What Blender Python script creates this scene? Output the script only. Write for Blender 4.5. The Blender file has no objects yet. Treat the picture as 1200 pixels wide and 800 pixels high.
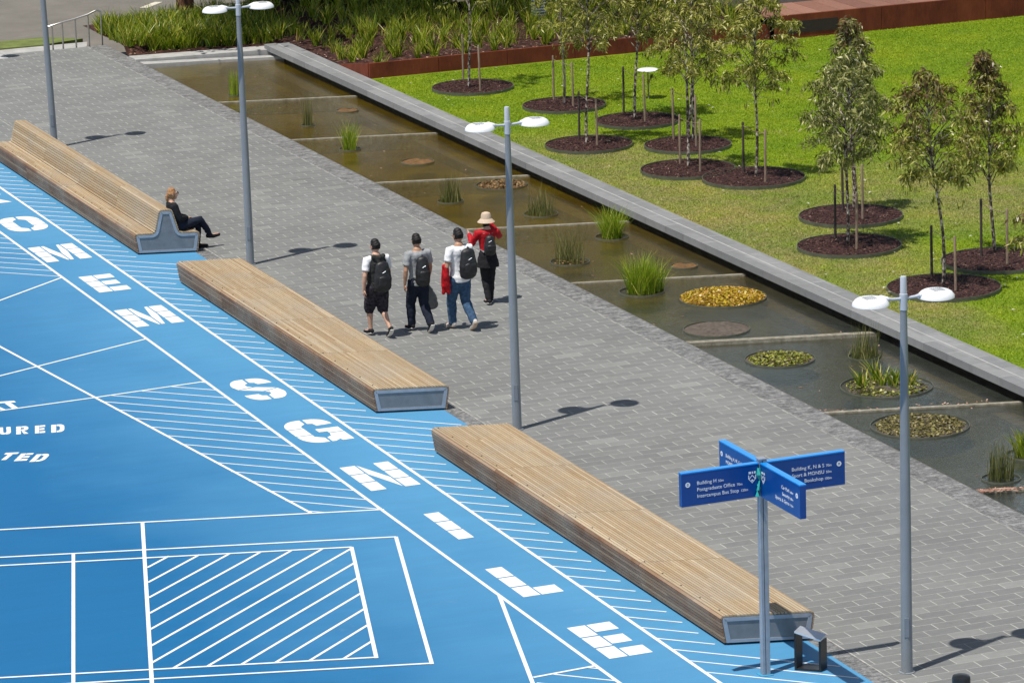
import bpy, bmesh, math, random
import numpy as np
from mathutils import Vector, Matrix, noise as mnoise
random.seed(11); rng = np.random.default_rng(7)
rad = math.radians
S = bpy.context.scene
COL = S.collection

# ------------------------------------------------------------------ camera
F, TH, RL, H, YAW = 4700.0, rad(13.7), rad(1.9), 16.5, rad(21.2)
CAM = Vector((-22.0, -60.0, H))
fwd = Vector((math.sin(YAW)*math.cos(TH), math.cos(YAW)*math.cos(TH), -math.sin(TH)))
r0 = Vector((math.cos(YAW), -math.sin(YAW), 0)); u0 = r0.cross(fwd)
RT = r0*math.cos(RL) - u0*math.sin(RL); UP = r0*math.sin(RL) + u0*math.cos(RL)
cam = bpy.data.cameras.new('camera'); cam.lens = 36*F/1200; cam.sensor_width = 36; cam.sensor_fit = 'HORIZONTAL'
cam.clip_start = 1; cam.clip_end = 3000
co = bpy.data.objects.new('camera', cam); COL.objects.link(co)
co.matrix_world = Matrix(((RT.x, UP.x, -fwd.x, CAM.x), (RT.y, UP.y, -fwd.y, CAM.y), (RT.z, UP.z, -fwd.z, CAM.z), (0, 0, 0, 1)))
S.camera = co
def at(px, py, z=0.0):            # where the sight line through a point of the photograph meets the level z
    d = fwd + RT*((px-600)/F) - UP*((py-400)/F)
    t = (z-H)/d.z
    return Vector((CAM.x+d.x*t, CAM.y+d.y*t, z))
def proj(x, y, z):
    v = Vector((x, y, z)) - CAM; k = F/v.dot(fwd)
    return 600+v.dot(RT)*k, 400-v.dot(UP)*k
def height_at(base, px, py):      # height of a point above ground plan position base seen at px,py
    d = fwd + RT*((px-600)/F) - UP*((py-400)/F)
    t = ((base.x-CAM.x)*fwd.x+(base.y-CAM.y)*fwd.y)/(d.x*fwd.x+d.y*fwd.y)
    return H+d.z*t

# ------------------------------------------------------------------ render / light
S.render.engine = 'CYCLES'
S.view_settings.view_transform = 'Standard'; S.view_settings.look = 'None'
S.view_settings.exposure = 0.09; S.view_settings.gamma = 1.0
try: S.view_settings.use_curve_mapping = False
except Exception: pass
w = bpy.data.worlds.new('World'); S.world = w; w.use_nodes = True
nt = w.node_tree; sky = nt.nodes.new('ShaderNodeTexSky'); sky.sky_type = 'NISHITA'; sky.sun_disc = False
SUN_AZ, SUN_EL = rad(202.3), rad(69.5)          # azimuth of the sun, counted from +X
sky.sun_elevation = SUN_EL; sky.sun_rotation = math.pi/2 - SUN_AZ
sky.altitude = 50; sky.air_density = 1.0; sky.dust_density = 1.6; sky.ozone_density = 1.5
def WN(t, **kw):
    x = nt.nodes.new(t)
    for k_, v in kw.items(): setattr(x, k_, v)
    return x
wtc = WN('ShaderNodeTexCoord'); wsp = WN('ShaderNodeSeparateXYZ'); nt.links.new(wtc.outputs['Generated'], wsp.inputs[0])
def WR(src, stops):
    x = WN('ShaderNodeValToRGB'); e = x.color_ramp.elements
    while len(e) < len(stops): e.new(.5)
    for i, (p_, v) in enumerate(stops): e[i].position = p_; e[i].color = (v, v, v, 1)
    nt.links.new(src, x.inputs[0]); return x.outputs[0]
wmp = WN('ShaderNodeMapping'); wmp.inputs['Scale'].default_value = (1.0, 1.0, 2.6); nt.links.new(wtc.outputs['Generated'], wmp.inputs[0])
wno = WN('ShaderNodeTexNoise'); wno.inputs['Scale'].default_value = 3.2; wno.inputs['Detail'].default_value = 7; wno.inputs['Roughness'].default_value = 0.6; nt.links.new(wmp.outputs[0], wno.inputs['Vector'])
wmu = WN('ShaderNodeMath', operation='MULTIPLY'); nt.links.new(WR(wsp.outputs['Z'], [(0.03, 0.25), (0.12, 1.0), (0.30, 0.9), (0.46, 0.0)]), wmu.inputs[0]); nt.links.new(WR(wno.outputs['Fac'], [(0.36, 0.0), (0.56, 1.0)]), wmu.inputs[1])
wmx = WN('ShaderNodeMix', data_type='RGBA'); nt.links.new(wmu.outputs[0], wmx.inputs[0]); nt.links.new(sky.outputs[0], wmx.inputs[6]); wmx.inputs[7].default_value = (15.5, 19.0, 22.5, 1)    # low unseen clouds, added to brighten the pond reflection
nt.links.new(wmx.outputs[2], nt.nodes['Background'].inputs[0]); nt.nodes['Background'].inputs[1].default_value = 0.060
sl = bpy.data.lights.new('sun', 'SUN'); sl.energy = 5.0; sl.angle = rad(0.53); sl.color = (1.0, 0.955, 0.88)
so = bpy.data.objects.new('sun', sl); COL.objects.link(so); so.location = (-10, -10, 30)
sd = Vector((math.cos(SUN_AZ)*math.cos(SUN_EL), math.sin(SUN_AZ)*math.cos(SUN_EL), math.sin(SUN_EL)))
so.rotation_euler = sd.to_track_quat('Z', 'Y').to_euler()

# ------------------------------------------------------------------ object helpers
def tag(o, label=None, cat=None, group=None, kind=None):
    if label: o['label'] = label
    if cat: o['category'] = cat
    if group: o['group'] = group
    if kind: o['kind'] = kind
    return o
def thing(name, loc, label, cat, group=None, rz=0.0):
    o = bpy.data.objects.new(name, None); COL.objects.link(o); o.location = loc; o.rotation_euler = (0, 0, rz)
    o.empty_display_size = 0.1
    return tag(o, label, cat, group)
def link(name, me, mat=None, parent=None, smooth=False):
    o = bpy.data.objects.new(name, me); COL.objects.link(o)
    if mat is not None:
        me.materials.clear()
        for m in (mat if isinstance(mat, (list, tuple)) else [mat]): me.materials.append(m)
    if parent: o.parent = parent
    if smooth:
        me.polygons.foreach_set('use_smooth', [True]*len(me.polygons))
    return o
def mesh(vs, fs, name='m'):
    me = bpy.data.meshes.new(name); me.from_pydata([tuple(v) for v in vs], [], fs); me.update(); return me
def npmesh(V, n):                 # V: array (k*n,3): k separate n-gons
    k = len(V)//n; me = bpy.data.meshes.new('m')
    me.vertices.add(len(V)); me.vertices.foreach_set('co', np.asarray(V, dtype=np.float32).ravel())
    me.loops.add(len(V)); me.loops.foreach_set('vertex_index', np.arange(len(V), dtype=np.int32))
    me.polygons.add(k); me.polygons.foreach_set('loop_start', np.arange(0, len(V), n, dtype=np.int32))
    me.polygons.foreach_set('loop_total', np.full(k, n, dtype=np.int32))
    me.update(calc_edges=True); me.validate(); return me
class MB:
    def __init__(s): s.v = []; s.f = []; s.mi = []
    def add(s, vs, fs, mi=0):
        b = len(s.v); s.v += [tuple(x) for x in vs]; s.f += [tuple(b+i for i in f) for f in fs]; s.mi += [mi]*len(fs); return s
    def box(s, c, d, rz=0.0, mi=0, M=None):
        x, y, z = d[0]/2, d[1]/2, d[2]/2
        R = Matrix.Rotation(rz, 3, 'Z') if M is None else M
        vs = [Vector(c)+R@Vector((a*x, b*y, e*z)) for e in (-1, 1) for a, b in ((-1, -1), (1, -1), (1, 1), (-1, 1))]
        return s.add(vs, [(3, 2, 1, 0), (4, 5, 6, 7), (0, 1, 5, 4), (1, 2, 6, 5), (2, 3, 7, 6), (3, 0, 4, 7)], mi)
    def prism(s, poly, z0, z1, mi=0):
        n = len(poly); z0 = [z0]*n if not hasattr(z0, '__len__') else z0; z1 = [z1]*n if not hasattr(z1, '__len__') else z1
        area = sum(poly[i][0]*poly[(i+1) % n][1]-poly[(i+1) % n][0]*poly[i][1] for i in range(n))
        if area < 0: poly = poly[::-1]; z0 = z0[::-1]; z1 = z1[::-1]
        vs = [(p[0], p[1], z0[i]) for i, p in enumerate(poly)]+[(p[0], p[1], z1[i]) for i, p in enumerate(poly)]
        fs = [tuple(range(n-1, -1, -1)), tuple(range(n, 2*n))]+[(i, (i+1) % n, n+(i+1) % n, n+i) for i in range(n)]
        return s.add(vs, fs, mi)
    def sheet(s, poly, z, mi=0):
        n = len(poly); area = sum(poly[i][0]*poly[(i+1) % n][1]-poly[(i+1) % n][0]*poly[i][1] for i in range(n))
        if area < 0: poly = poly[::-1]
        return s.add([(p[0], p[1], z) for p in poly], [tuple(range(n))], mi)
    def tube(s, pts, rs, n=10, cap=True, mi=0):
        pts = [Vector(p) for p in pts]; rs = rs if hasattr(rs, '__len__') else [rs]*len(pts)
        vs = []; up = Vector((0.13, 0.31, 0.94))
        for i, p in enumerate(pts):
            d = (pts[min(i+1, len(pts)-1)]-pts[max(i-1, 0)]).normalized()
            a = d.cross(up if abs(d.dot(up)) < 0.95 else Vector((1, 0, 0))).normalized(); b = d.cross(a)
            for k in range(n):
                t = 2*math.pi*k/n; vs.append(p+(a*math.cos(t)+b*math.sin(t))*rs[i])
        fs = [(i*n+k, i*n+(k+1) % n, (i+1)*n+(k+1) % n, (i+1)*n+k) for i in range(len(pts)-1) for k in range(n)]
        if cap: fs += [tuple(range(n-1, -1, -1)), tuple((len(pts)-1)*n+k for k in range(n))]
        return s.add(vs, fs, mi)
    def lathe(s, prof, c=(0, 0, 0), n=32, mi=0):   # prof [(r,z)...]
        vs = []
        for r, z in prof:
            for k in range(n):
                t = 2*math.pi*k/n; vs.append((c[0]+r*math.cos(t), c[1]+r*math.sin(t), c[2]+z))
        m = len(prof); fs = [(i*n+k, i*n+(k+1) % n, (i+1)*n+(k+1) % n, (i+1)*n+k) for i in range(m-1) for k in range(n)]
        if prof[0][0] > 1e-4: fs.append(tuple(range(n-1, -1, -1)))
        if prof[-1][0] > 1e-4: fs.append(tuple((m-1)*n+k for k in range(n)))
        return s.add(vs, fs, mi)
    def build(s, name, mat, parent=None, smooth=False, bevel=0):
        me = mesh(s.v, s.f)
        if max(s.mi or [0]) > 0: me.polygons.foreach_set('material_index', s.mi)
        bm = bmesh.new(); bm.from_mesh(me)
        if bevel:
            bmesh.ops.bevel(bm, geom=[e for e in bm.edges if len(e.link_faces) == 2 and e.calc_face_angle(0) > 0.6], offset=bevel, segments=2, affect='EDGES', profile=0.6)
        bmesh.ops.recalc_face_normals(bm, faces=bm.faces[:]) if bevel else None
        bm.to_mesh(me); bm.free()
        o = link(name, me, mat, parent)
        if smooth:
            for p in me.polygons: p.use_smooth = len(p.vertices) < 6
            try: me.set_sharp_from_angle(angle=rad(40))
            except Exception: pass
        return o

# ------------------------------------------------------------------ materials
class N:
    def __init__(s, name):
        s.m = bpy.data.materials.new(name); s.m.use_nodes = True; s.t = s.m.node_tree
        s.b = s.t.nodes['Principled BSDF']; s.out = s.t.nodes['Material Output']; s._tc = None
    def n(s, typ, **kw):
        x = s.t.nodes.new(typ)
        for k, v in kw.items():
            if k.startswith('i_'):
                key = k[2:]; key = int(key) if key.isdigit() else key.replace('_', ' ')
                x.inputs[key].default_value = v
            else: setattr(x, k, v)
        return x
    def l(s, a, b): s.t.links.new(a, b); return s
    def obj(s):
        if s._tc is None: s._tc = s.n('ShaderNodeTexCoord')
        return s._tc.outputs['Object']
    def mapped(s, sc=(1, 1, 1), rot=(0, 0, 0), loc=(0, 0, 0), src=None):
        m = s.n('ShaderNodeMapping'); m.inputs['Scale'].default_value = sc; m.inputs['Rotation'].default_value = rot; m.inputs['Location'].default_value = loc
        s.l(src or s.obj(), m.inputs[0]); return m.outputs[0]
    def noise(s, scale, detail=3, vec=None, rough=0.55, dist=0.0):
        x = s.n('ShaderNodeTexNoise'); x.inputs['Scale'].default_value = scale; x.inputs['Detail'].default_value = detail
        x.inputs['Roughness'].default_value = rough; x.inputs['Distortion'].default_value = dist
        s.l(vec or s.obj(), x.inputs['Vector']); return x.outputs['Fac']
    def ramp(s, fac, stops, interp='LINEAR'):
        x = s.n('ShaderNodeValToRGB'); x.color_ramp.interpolation = interp
        e = x.color_ramp.elements
        while len(e) < len(stops): e.new(0.5)
        for i, (p, c) in enumerate(stops):
            e[i].position = p; e[i].color = (c[0], c[1], c[2], 1) if hasattr(c, '__len__') else (c, c, c, 1)
        s.l(fac, x.inputs[0]); return x.outputs[0]
    def mix(s, fac, a, b, mode='MIX'):
        x = s.n('ShaderNodeMix', data_type='RGBA', blend_type=mode)
        for si, v in ((0, fac), (6, a), (7, b)):
            sock = x.inputs[si]
            if isinstance(v, bpy.types.NodeSocket): s.l(v, sock)
            elif hasattr(v, '__len__'): sock.default_value = (v[0], v[1], v[2], 1)
            elif si == 0: sock.default_value = v
            else: sock.default_value = (v, v, v, 1)
        return x.outputs[2]
    def math(s, op, a, b=0.0, clamp=False):
        x = s.n('ShaderNodeMath', operation=op, use_clamp=clamp)
        for i, v in enumerate((a, b)):
            if isinstance(v, bpy.types.NodeSocket): s.l(v, x.inputs[i])
            else: x.inputs[i].default_value = v
        return x.outputs[0]
    def island(s): return s.n('ShaderNodeNewGeometry').outputs['Random Per Island']
    def bump(s, h, strength=0.3, dist=0.01):
        x = s.n('ShaderNodeBump'); x.inputs['Strength'].default_value = strength; x.inputs['Distance'].default_value = dist
        s.l(h, x.inputs['Height']); s.l(x.outputs[0], s.b.inputs['Normal']); return s
    def done(s, col=None, rough=0.6, metal=0.0, spec=0.5):
        if col is not None:
            if isinstance(col, bpy.types.NodeSocket): s.l(col, s.b.inputs['Base Color'])
            else: s.b.inputs['Base Color'].default_value = (*col, 1)
        if isinstance(rough, bpy.types.NodeSocket): s.l(rough, s.b.inputs['Roughness'])
        else: s.b.inputs['Roughness'].default_value = rough
        s.b.inputs['Metallic'].default_value = metal; s.b.inputs['Specular IOR Level'].default_value = spec
        return s.m
def simple(name, c, rough=0.6, var=0.15, scale=8, metal=0.0, bump=0.0, spec=0.5, bscale=60):
    k = N(name); f = k.noise(scale, 4)
    lo = tuple(x*(1-var) for x in c); hi = tuple(min(1, x*(1+var)) for x in c)
    col = k.ramp(f, [(0.3, lo), (0.7, hi)])
    if bump: k.bump(k.noise(bscale, 3), bump, 0.01)
    return k.done(col, rough, metal, spec)
def leafmat(name, stops, rough=0.45, trans=0.25, spec=0.5):
    k = N(name); col = k.ramp(k.island(), stops)
    d = k.done(col, rough, 0, spec)
    tr = k.n('ShaderNodeBsdfTranslucent'); k.l(k.mix(1.0, col, (1.0, 1.15, 0.55), 'MULTIPLY'), tr.inputs[0])
    mx = k.n('ShaderNodeMixShader'); mx.inputs[0].default_value = trans
    k.l(k.b.outputs[0], mx.inputs[1]); k.l(tr.outputs[0], mx.inputs[2]); k.l(mx.outputs[0], k.out.inputs[0])
    return k.m

# pavers: stretcher bond, each slab its own grey
k = N('granite_pavers')
br = k.n('ShaderNodeTexBrick'); br.offset = 0.5; br.squash = 1.0
k.l(k.mapped(loc=(0.11, 0.07, 0)), br.inputs['Vector'])
for nm, v in (('Scale', 1.0), ('Mortar Size', 0.0075), ('Mortar Smooth', 0.1), ('Bias', 0.0), ('Brick Width', 0.47), ('Row Height', 0.235)): br.inputs[nm].default_value = v
br.inputs['Color1'].default_value = (0, 0, 0, 1); br.inputs['Color2'].default_value = (1, 1, 1, 1); br.inputs['Mortar'].default_value = (0.5, 0.5, 0.5, 1)
c = k.ramp(br.outputs['Color'], [(0.0, (0.156, 0.160, 0.157)), (0.35, (0.167, 0.171, 0.167)), (0.7, (0.175, 0.179, 0.174)), (0.93, (0.187, 0.190, 0.184)), (1.0, (0.225, 0.227, 0.219))])
c = k.mix(1.0, c, k.ramp(k.noise(0.35, 5, rough=0.65), [(0.3, 0.86), (0.7, 1.08)]), 'MULTIPLY')
c = k.mix(1.0, c, k.ramp(k.noise(14, 6, k.mapped((0.5, 1.6, 1))), [(0.25, 0.88), (0.75, 1.10)]), 'MULTIPLY')
c = k.mix(k.ramp(k.noise(2.4, 6, rough=0.75), [(0.62, 0.0), (0.76, 0.40)]), c, (0.13, 0.125, 0.115))
sy_ = k.n('ShaderNodeSeparateXYZ'); k.l(k.obj(), sy_.inputs[0])
fy = k.math('FRACT', k.math('DIVIDE', k.math('ADD', sy_.outputs['Y'], 0.07), 0.235)); dcen = k.math('ABSOLUTE', k.math('SUBTRACT', fy, 0.5))
crs = k.math('GREATER_THAN', dcen, 0.478)
vg = k.n('ShaderNodeTexVoronoi', i_Scale=1.7); k.l(k.obj(), vg.inputs['Vector'])
c = k.mix(k.ramp(vg.outputs['Distance'], [(0.022, 0.55), (0.04, 0.0)]), c, (0.075, 0.073, 0.068))
jf = k.math('MULTIPLY', br.outputs['Fac'], k.math('SUBTRACT', 0.80, k.math('MULTIPLY', crs, 0.48)))
jf = k.math('MULTIPLY', jf, k.ramp(k.noise(2.3, 4, rough=0.7), [(0.30, 0.45), (0.62, 1.0)]))
c = k.mix(jf, c, k.ramp(k.noise(1.3, 3), [(0.3, (0.34, 0.33, 0.30)), (0.65, (0.56, 0.54, 0.50))]))
k.bump(k.math('SUBTRACT', k.noise(90, 4), br.outputs['Fac']), 0.25, 0.004)
M_PAVE = k.done(c, 0.72, spec=0.35)
# split-face granite border
k = N('rough_granite_border')
br = k.n('ShaderNodeTexBrick'); br.offset = 0.5
k.l(k.mapped(), br.inputs['Vector'])
for nm, v in (('Scale', 1.0), ('Mortar Size', 0.006), ('Mortar Smooth', 0.2), ('Brick Width', 0.26), ('Row Height', 0.125)): br.inputs[nm].default_value = v
br.inputs['Color1'].default_value = (0, 0, 0, 1); br.inputs['Color2'].default_value = (1, 1, 1, 1); br.inputs['Mortar'].default_value = (0.2, 0.2, 0.2, 1)
vn = k.noise(12, 8, k.mapped((0.7, 1.2, 1)), rough=0.88)
c = k.ramp(vn, [(0.41, (0.05, 0.05, 0.051)), (0.48, (0.13, 0.13, 0.13)), (0.54, (0.22, 0.218, 0.212)), (0.60, (0.46, 0.455, 0.44))])
c = k.mix(0.28, c, k.ramp(br.outputs['Color'], [(0, 0.06), (0.5, 0.20), (1, 0.42)]))
k.bump(k.math('ADD', vn, k.math('MULTIPLY', br.outputs['Color'], 0.4)), 0.9, 0.03)
M_SETT = k.done(c, 0.62, spec=0.5)
# court paint
k = N('blue_court_paint')
c = k.ramp(k.noise(0.16, 3), [(0.3, (0.042, 0.220, 0.415)), (0.7, (0.055, 0.245, 0.450))])
c = k.mix(1.0, c, k.ramp(k.noise(2.2, 5, k.mapped((0.35, 2.0, 1), (0, 0, rad(21)))), [(0.25, 0.93), (0.75, 1.05)]), 'MULTIPLY')
sx = k.n('ShaderNodeSeparateXYZ'); k.l(k.obj(), sx.inputs[0])
x_fade = k.math('MULTIPLY', k.math('ADD', k.math('MULTIPLY', sx.outputs['X'], 0.17), 1.30), 1.0, True)   # deeper blue towards low X, paler towards the walkway
c = k.mix(k.ramp(k.math('ADD', x_fade, k.math('MULTIPLY', k.math('SUBTRACT', k.noise(0.5, 3), 0.5), 0.5)), [(0.05, 0.0), (0.95, 1.0)]), k.mix(1.0, c, (0.0, 0.47, 0.64), 'MULTIPLY'), k.mix(0.05, c, (0.45, 0.55, 0.62)))
c = k.mix(k.ramp(k.noise(1.4, 9, rough=0.85), [(0.60, 0.0), (0.74, 0.28)]), c, (0.30, 0.40, 0.48)); c = k.mix(k.ramp(k.noise(0.9, 7, k.mapped((0.25, 2.6, 1), (0, 0, rad(35))), rough=0.8), [(0.62, 0.0), (0.72, 0.22)]), c, (0.012, 0.10, 0.24))
k.bump(k.noise(140, 2), 0.12, 0.003)
M_BLUE = k.done(c, 0.55, spec=0.4)
k = N('white_line_paint')
c = k.ramp(k.noise(5, 6, rough=0.7), [(0.25, (0.60, 0.61, 0.62)), (0.6, (0.78, 0.78, 0.77))]); c = k.mix(k.ramp(k.noise(11, 8, rough=0.85), [(0.63, 0.0), (0.70, 0.55)]), c, (0.16, 0.32, 0.48)); M_WHITE = k.done(c, 0.55)
# timber slats
def timber(name, stops):
    k = N(name)
    c = k.ramp(k.island(), stops)
    g = k.noise(9, 5, k.mapped((14, 0.55, 14)), rough=0.6)
    c = k.mix(1.0, c, k.ramp(g, [(0.25, 0.74), (0.55, 1.0), (0.8, 1.14)]), 'MULTIPLY')
    c = k.mix(k.ramp(k.noise(0.9, 5, rough=0.65), [(0.42, 0.0), (0.70, 0.50)]), c, (0.33, 0.295, 0.245))
    k.bump(g, 0.25, 0.004)
    return k.done(c, 0.62, spec=0.3)
M_WOOD = timber('weathered_hardwood_slats', [(0.0, (0.325, 0.225, 0.125)), (0.3, (0.37, 0.268, 0.158)), (0.62, (0.405, 0.305, 0.188)), (0.9, (0.44, 0.34, 0.22)), (1.0, (0.51, 0.41, 0.285))])
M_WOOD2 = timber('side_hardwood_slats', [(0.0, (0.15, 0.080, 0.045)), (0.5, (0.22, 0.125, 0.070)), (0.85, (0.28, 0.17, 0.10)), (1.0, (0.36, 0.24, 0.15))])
M_GALV = simple('galvanised_panel', (0.19, 0.20, 0.215), 0.5, 0.12, 7, 0.35, 0.1)
M_GALVF = simple('galvanised_flange', (0.33, 0.36, 0.41), 0.42, 0.10, 9, 0.4)
M_DARK = simple('black_steel', (0.012, 0.012, 0.013), 0.35, 0.3, 12)
M_POLE = simple('grey_pole_paint', (0.225, 0.245, 0.270), 0.38, 0.06, 3, 0.1)
M_POLE2 = simple('pale_pole_paint', (0.46, 0.49, 0.55), 0.35, 0.05, 5)
M_LAMPW = simple('white_lamp_shell', (0.74, 0.75, 0.77), 0.35, 0.05, 6)
M_LENS = simple('lamp_glass', (0.32, 0.34, 0.36), 0.2, 0.1, 6)
M_STEEL = simple('brushed_steel', (0.55, 0.53, 0.50), 0.3, 0.1, 14, 0.9)
M_CHROME = simple('polished_steel', (0.72, 0.74, 0.78), 0.38, 0.10, 5, 0.75)
k = N('corten_steel')
c = k.ramp(k.noise(1.6, 6, k.mapped((1, 1, 0.5)), rough=0.7), [(0.28, (0.085, 0.020, 0.010)), (0.5, (0.155, 0.036, 0.016)), (0.75, (0.225, 0.058, 0.024))])
c = k.mix(1.0, c, k.ramp(k.noise(30, 4, k.mapped((1, 1, 0.15))), [(0.3, 0.85), (0.7, 1.1)]), 'MULTIPLY')
M_CORTEN = k.done(c, 0.75, spec=0.2)
k = N('jarrah_deck')
c = k.ramp(k.island(), [(0, (0.16, 0.068, 0.045)), (0.5, (0.22, 0.10, 0.066)), (1, (0.29, 0.145, 0.10))])
c = k.mix(1.0, c, k.ramp(k.noise(14, 4), [(0.3, 0.82), (0.7, 1.12)]), 'MULTIPLY'); M_DECK = k.done(c, 0.65)
# bluestone coping: slabs butted with fine joints
k = N('bluestone_coping')
br = k.n('ShaderNodeTexBrick'); br.offset = 0.5
k.l(k.mapped(rot=(0, 0, rad(90)), loc=(0.1, 8.52, 0)), br.inputs['Vector'])
for nm, v in (('Scale', 1.0), ('Mortar Size', 0.0), ('Mortar Smooth', 0.1), ('Brick Width', 0.9), ('Row Height', 0.32)): br.inputs[nm].default_value = v
br.inputs['Color1'].default_value = (0, 0, 0, 1); br.inputs['Color2'].default_value = (1, 1, 1, 1)
c = k.ramp(br.outputs['Color'], [(0, (0.175, 0.178, 0.182)), (1, (0.235, 0.237, 0.24))])
c = k.mix(1.0, c, k.ramp(k.noise(6, 6, rough=0.7), [(0.25, 0.85), (0.75, 1.10)]), 'MULTIPLY')
c = k.mix(k.math('MULTIPLY', br.outputs['Fac'], 0.8), c, (0.42, 0.42, 0.41)); k.bump(k.noise(70, 3), 0.15, 0.004)
M_COPE = k.done(c, 0.65)
k = N('pale_concrete'); c = k.ramp(k.noise(3, 6, rough=0.7), [(0.3, (0.27, 0.265, 0.25)), (0.7, (0.42, 0.415, 0.40))]); k.bump(k.noise(50, 3), 0.2, 0.005); M_CONC = k.done(c, 0.75)
k = N('weathered_weir_concrete'); c = k.ramp(k.noise(9, 6, rough=0.75), [(0.3, (0.11, 0.095, 0.06)), (0.55, (0.24, 0.22, 0.17)), (0.75, (0.38, 0.36, 0.30))]); M_WEIR = k.done(c, 0.8)
M_EDGE = simple('dark_steel_pond_edge', (0.075, 0.07, 0.055), 0.55, 0.3, 12)
k = N('pond_floor_algae')
c = k.ramp(k.noise(1.3, 6, rough=0.65), [(0.25, (0.07, 0.048, 0.004)), (0.55, (0.15, 0.105, 0.010)), (0.8, (0.24, 0.17, 0.03))])
c = k.mix(k.ramp(k.noise(0.5, 3), [(0.5, 0), (0.75, 0.6)]), c, (0.07, 0.075, 0.012))
sy = k.n('ShaderNodeSeparateXYZ'); k.l(k.obj(), sy.inputs[0]); bay = k.math('ADD', k.math('MULTIPLY', k.math('ADD', sy.outputs['Y'], k.math('MULTIPLY', sy.outputs['X'], -0.55)), -0.085), 0.75, True)  # near bays greyed in the floor colour, standing in for reflected sky
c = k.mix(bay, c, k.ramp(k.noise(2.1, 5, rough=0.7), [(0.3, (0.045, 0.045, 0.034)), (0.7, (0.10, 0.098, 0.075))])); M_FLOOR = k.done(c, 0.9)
M_LEDGE = simple('submerged_ledge', (0.15, 0.115, 0.035), 0.9, 0.35, 6)
# water
k = N('pond_water')
k.t.nodes.remove(k.b)
tr = k.n('ShaderNodeBsdfTransparent'); tr.inputs[0].default_value = (0.88, 0.80, 0.50, 1)
murk = k.n('ShaderNodeBsdfDiffuse'); sy = k.n('ShaderNodeSeparateXYZ'); k.l(k.obj(), sy.inputs[0])
bay = k.math('ADD', k.math('MULTIPLY', k.math('ADD', sy.outputs['Y'], k.math('MULTIPLY', sy.outputs['X'], -0.55)), -0.085), 0.30+0.45, True)   # near bays turn blue-grey: reflected sky painted into the murk
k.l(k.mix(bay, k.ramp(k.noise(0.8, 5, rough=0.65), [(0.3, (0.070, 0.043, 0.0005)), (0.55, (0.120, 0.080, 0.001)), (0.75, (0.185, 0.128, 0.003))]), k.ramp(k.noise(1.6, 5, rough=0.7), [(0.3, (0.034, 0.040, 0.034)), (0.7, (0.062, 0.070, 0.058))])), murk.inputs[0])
wm = k.n('ShaderNodeMixShader'); wm.inputs[0].default_value = 0.50; k.l(tr.outputs[0], wm.inputs[1]); k.l(murk.outputs[0], wm.inputs[2])
gl = k.n('ShaderNodeBsdfGlossy'); gl.inputs['Roughness'].default_value = 0.035; gl.inputs[0].default_value = (1, 1, 1, 1)
fr = k.n('ShaderNodeFresnel'); fr.inputs[0].default_value = 1.50
bp = k.n('ShaderNodeBump'); bp.inputs['Strength'].default_value = 0.45; bp.inputs['Distance'].default_value = 0.02
rp = k.math('ADD', k.noise(7, 3, k.mapped((1.0, 2.4, 1), (0, 0, rad(-18))), dist=0.6), k.math('MULTIPLY', k.noise(26, 2, k.mapped((1, 2, 1))), 0.3))
k.l(rp, bp.inputs['Height']); k.l(bp.outputs[0], gl.inputs['Normal']); k.l(bp.outputs[0], fr.inputs['Normal'])
mx = k.n('ShaderNodeMixShader'); k.l(fr.outputs[0], mx.inputs[0]); k.l(wm.outputs[0], mx.inputs[1]); k.l(gl.outputs[0], mx.inputs[2]); k.l(mx.outputs[0], k.out.inputs[0])
M_WATER = k.m
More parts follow.
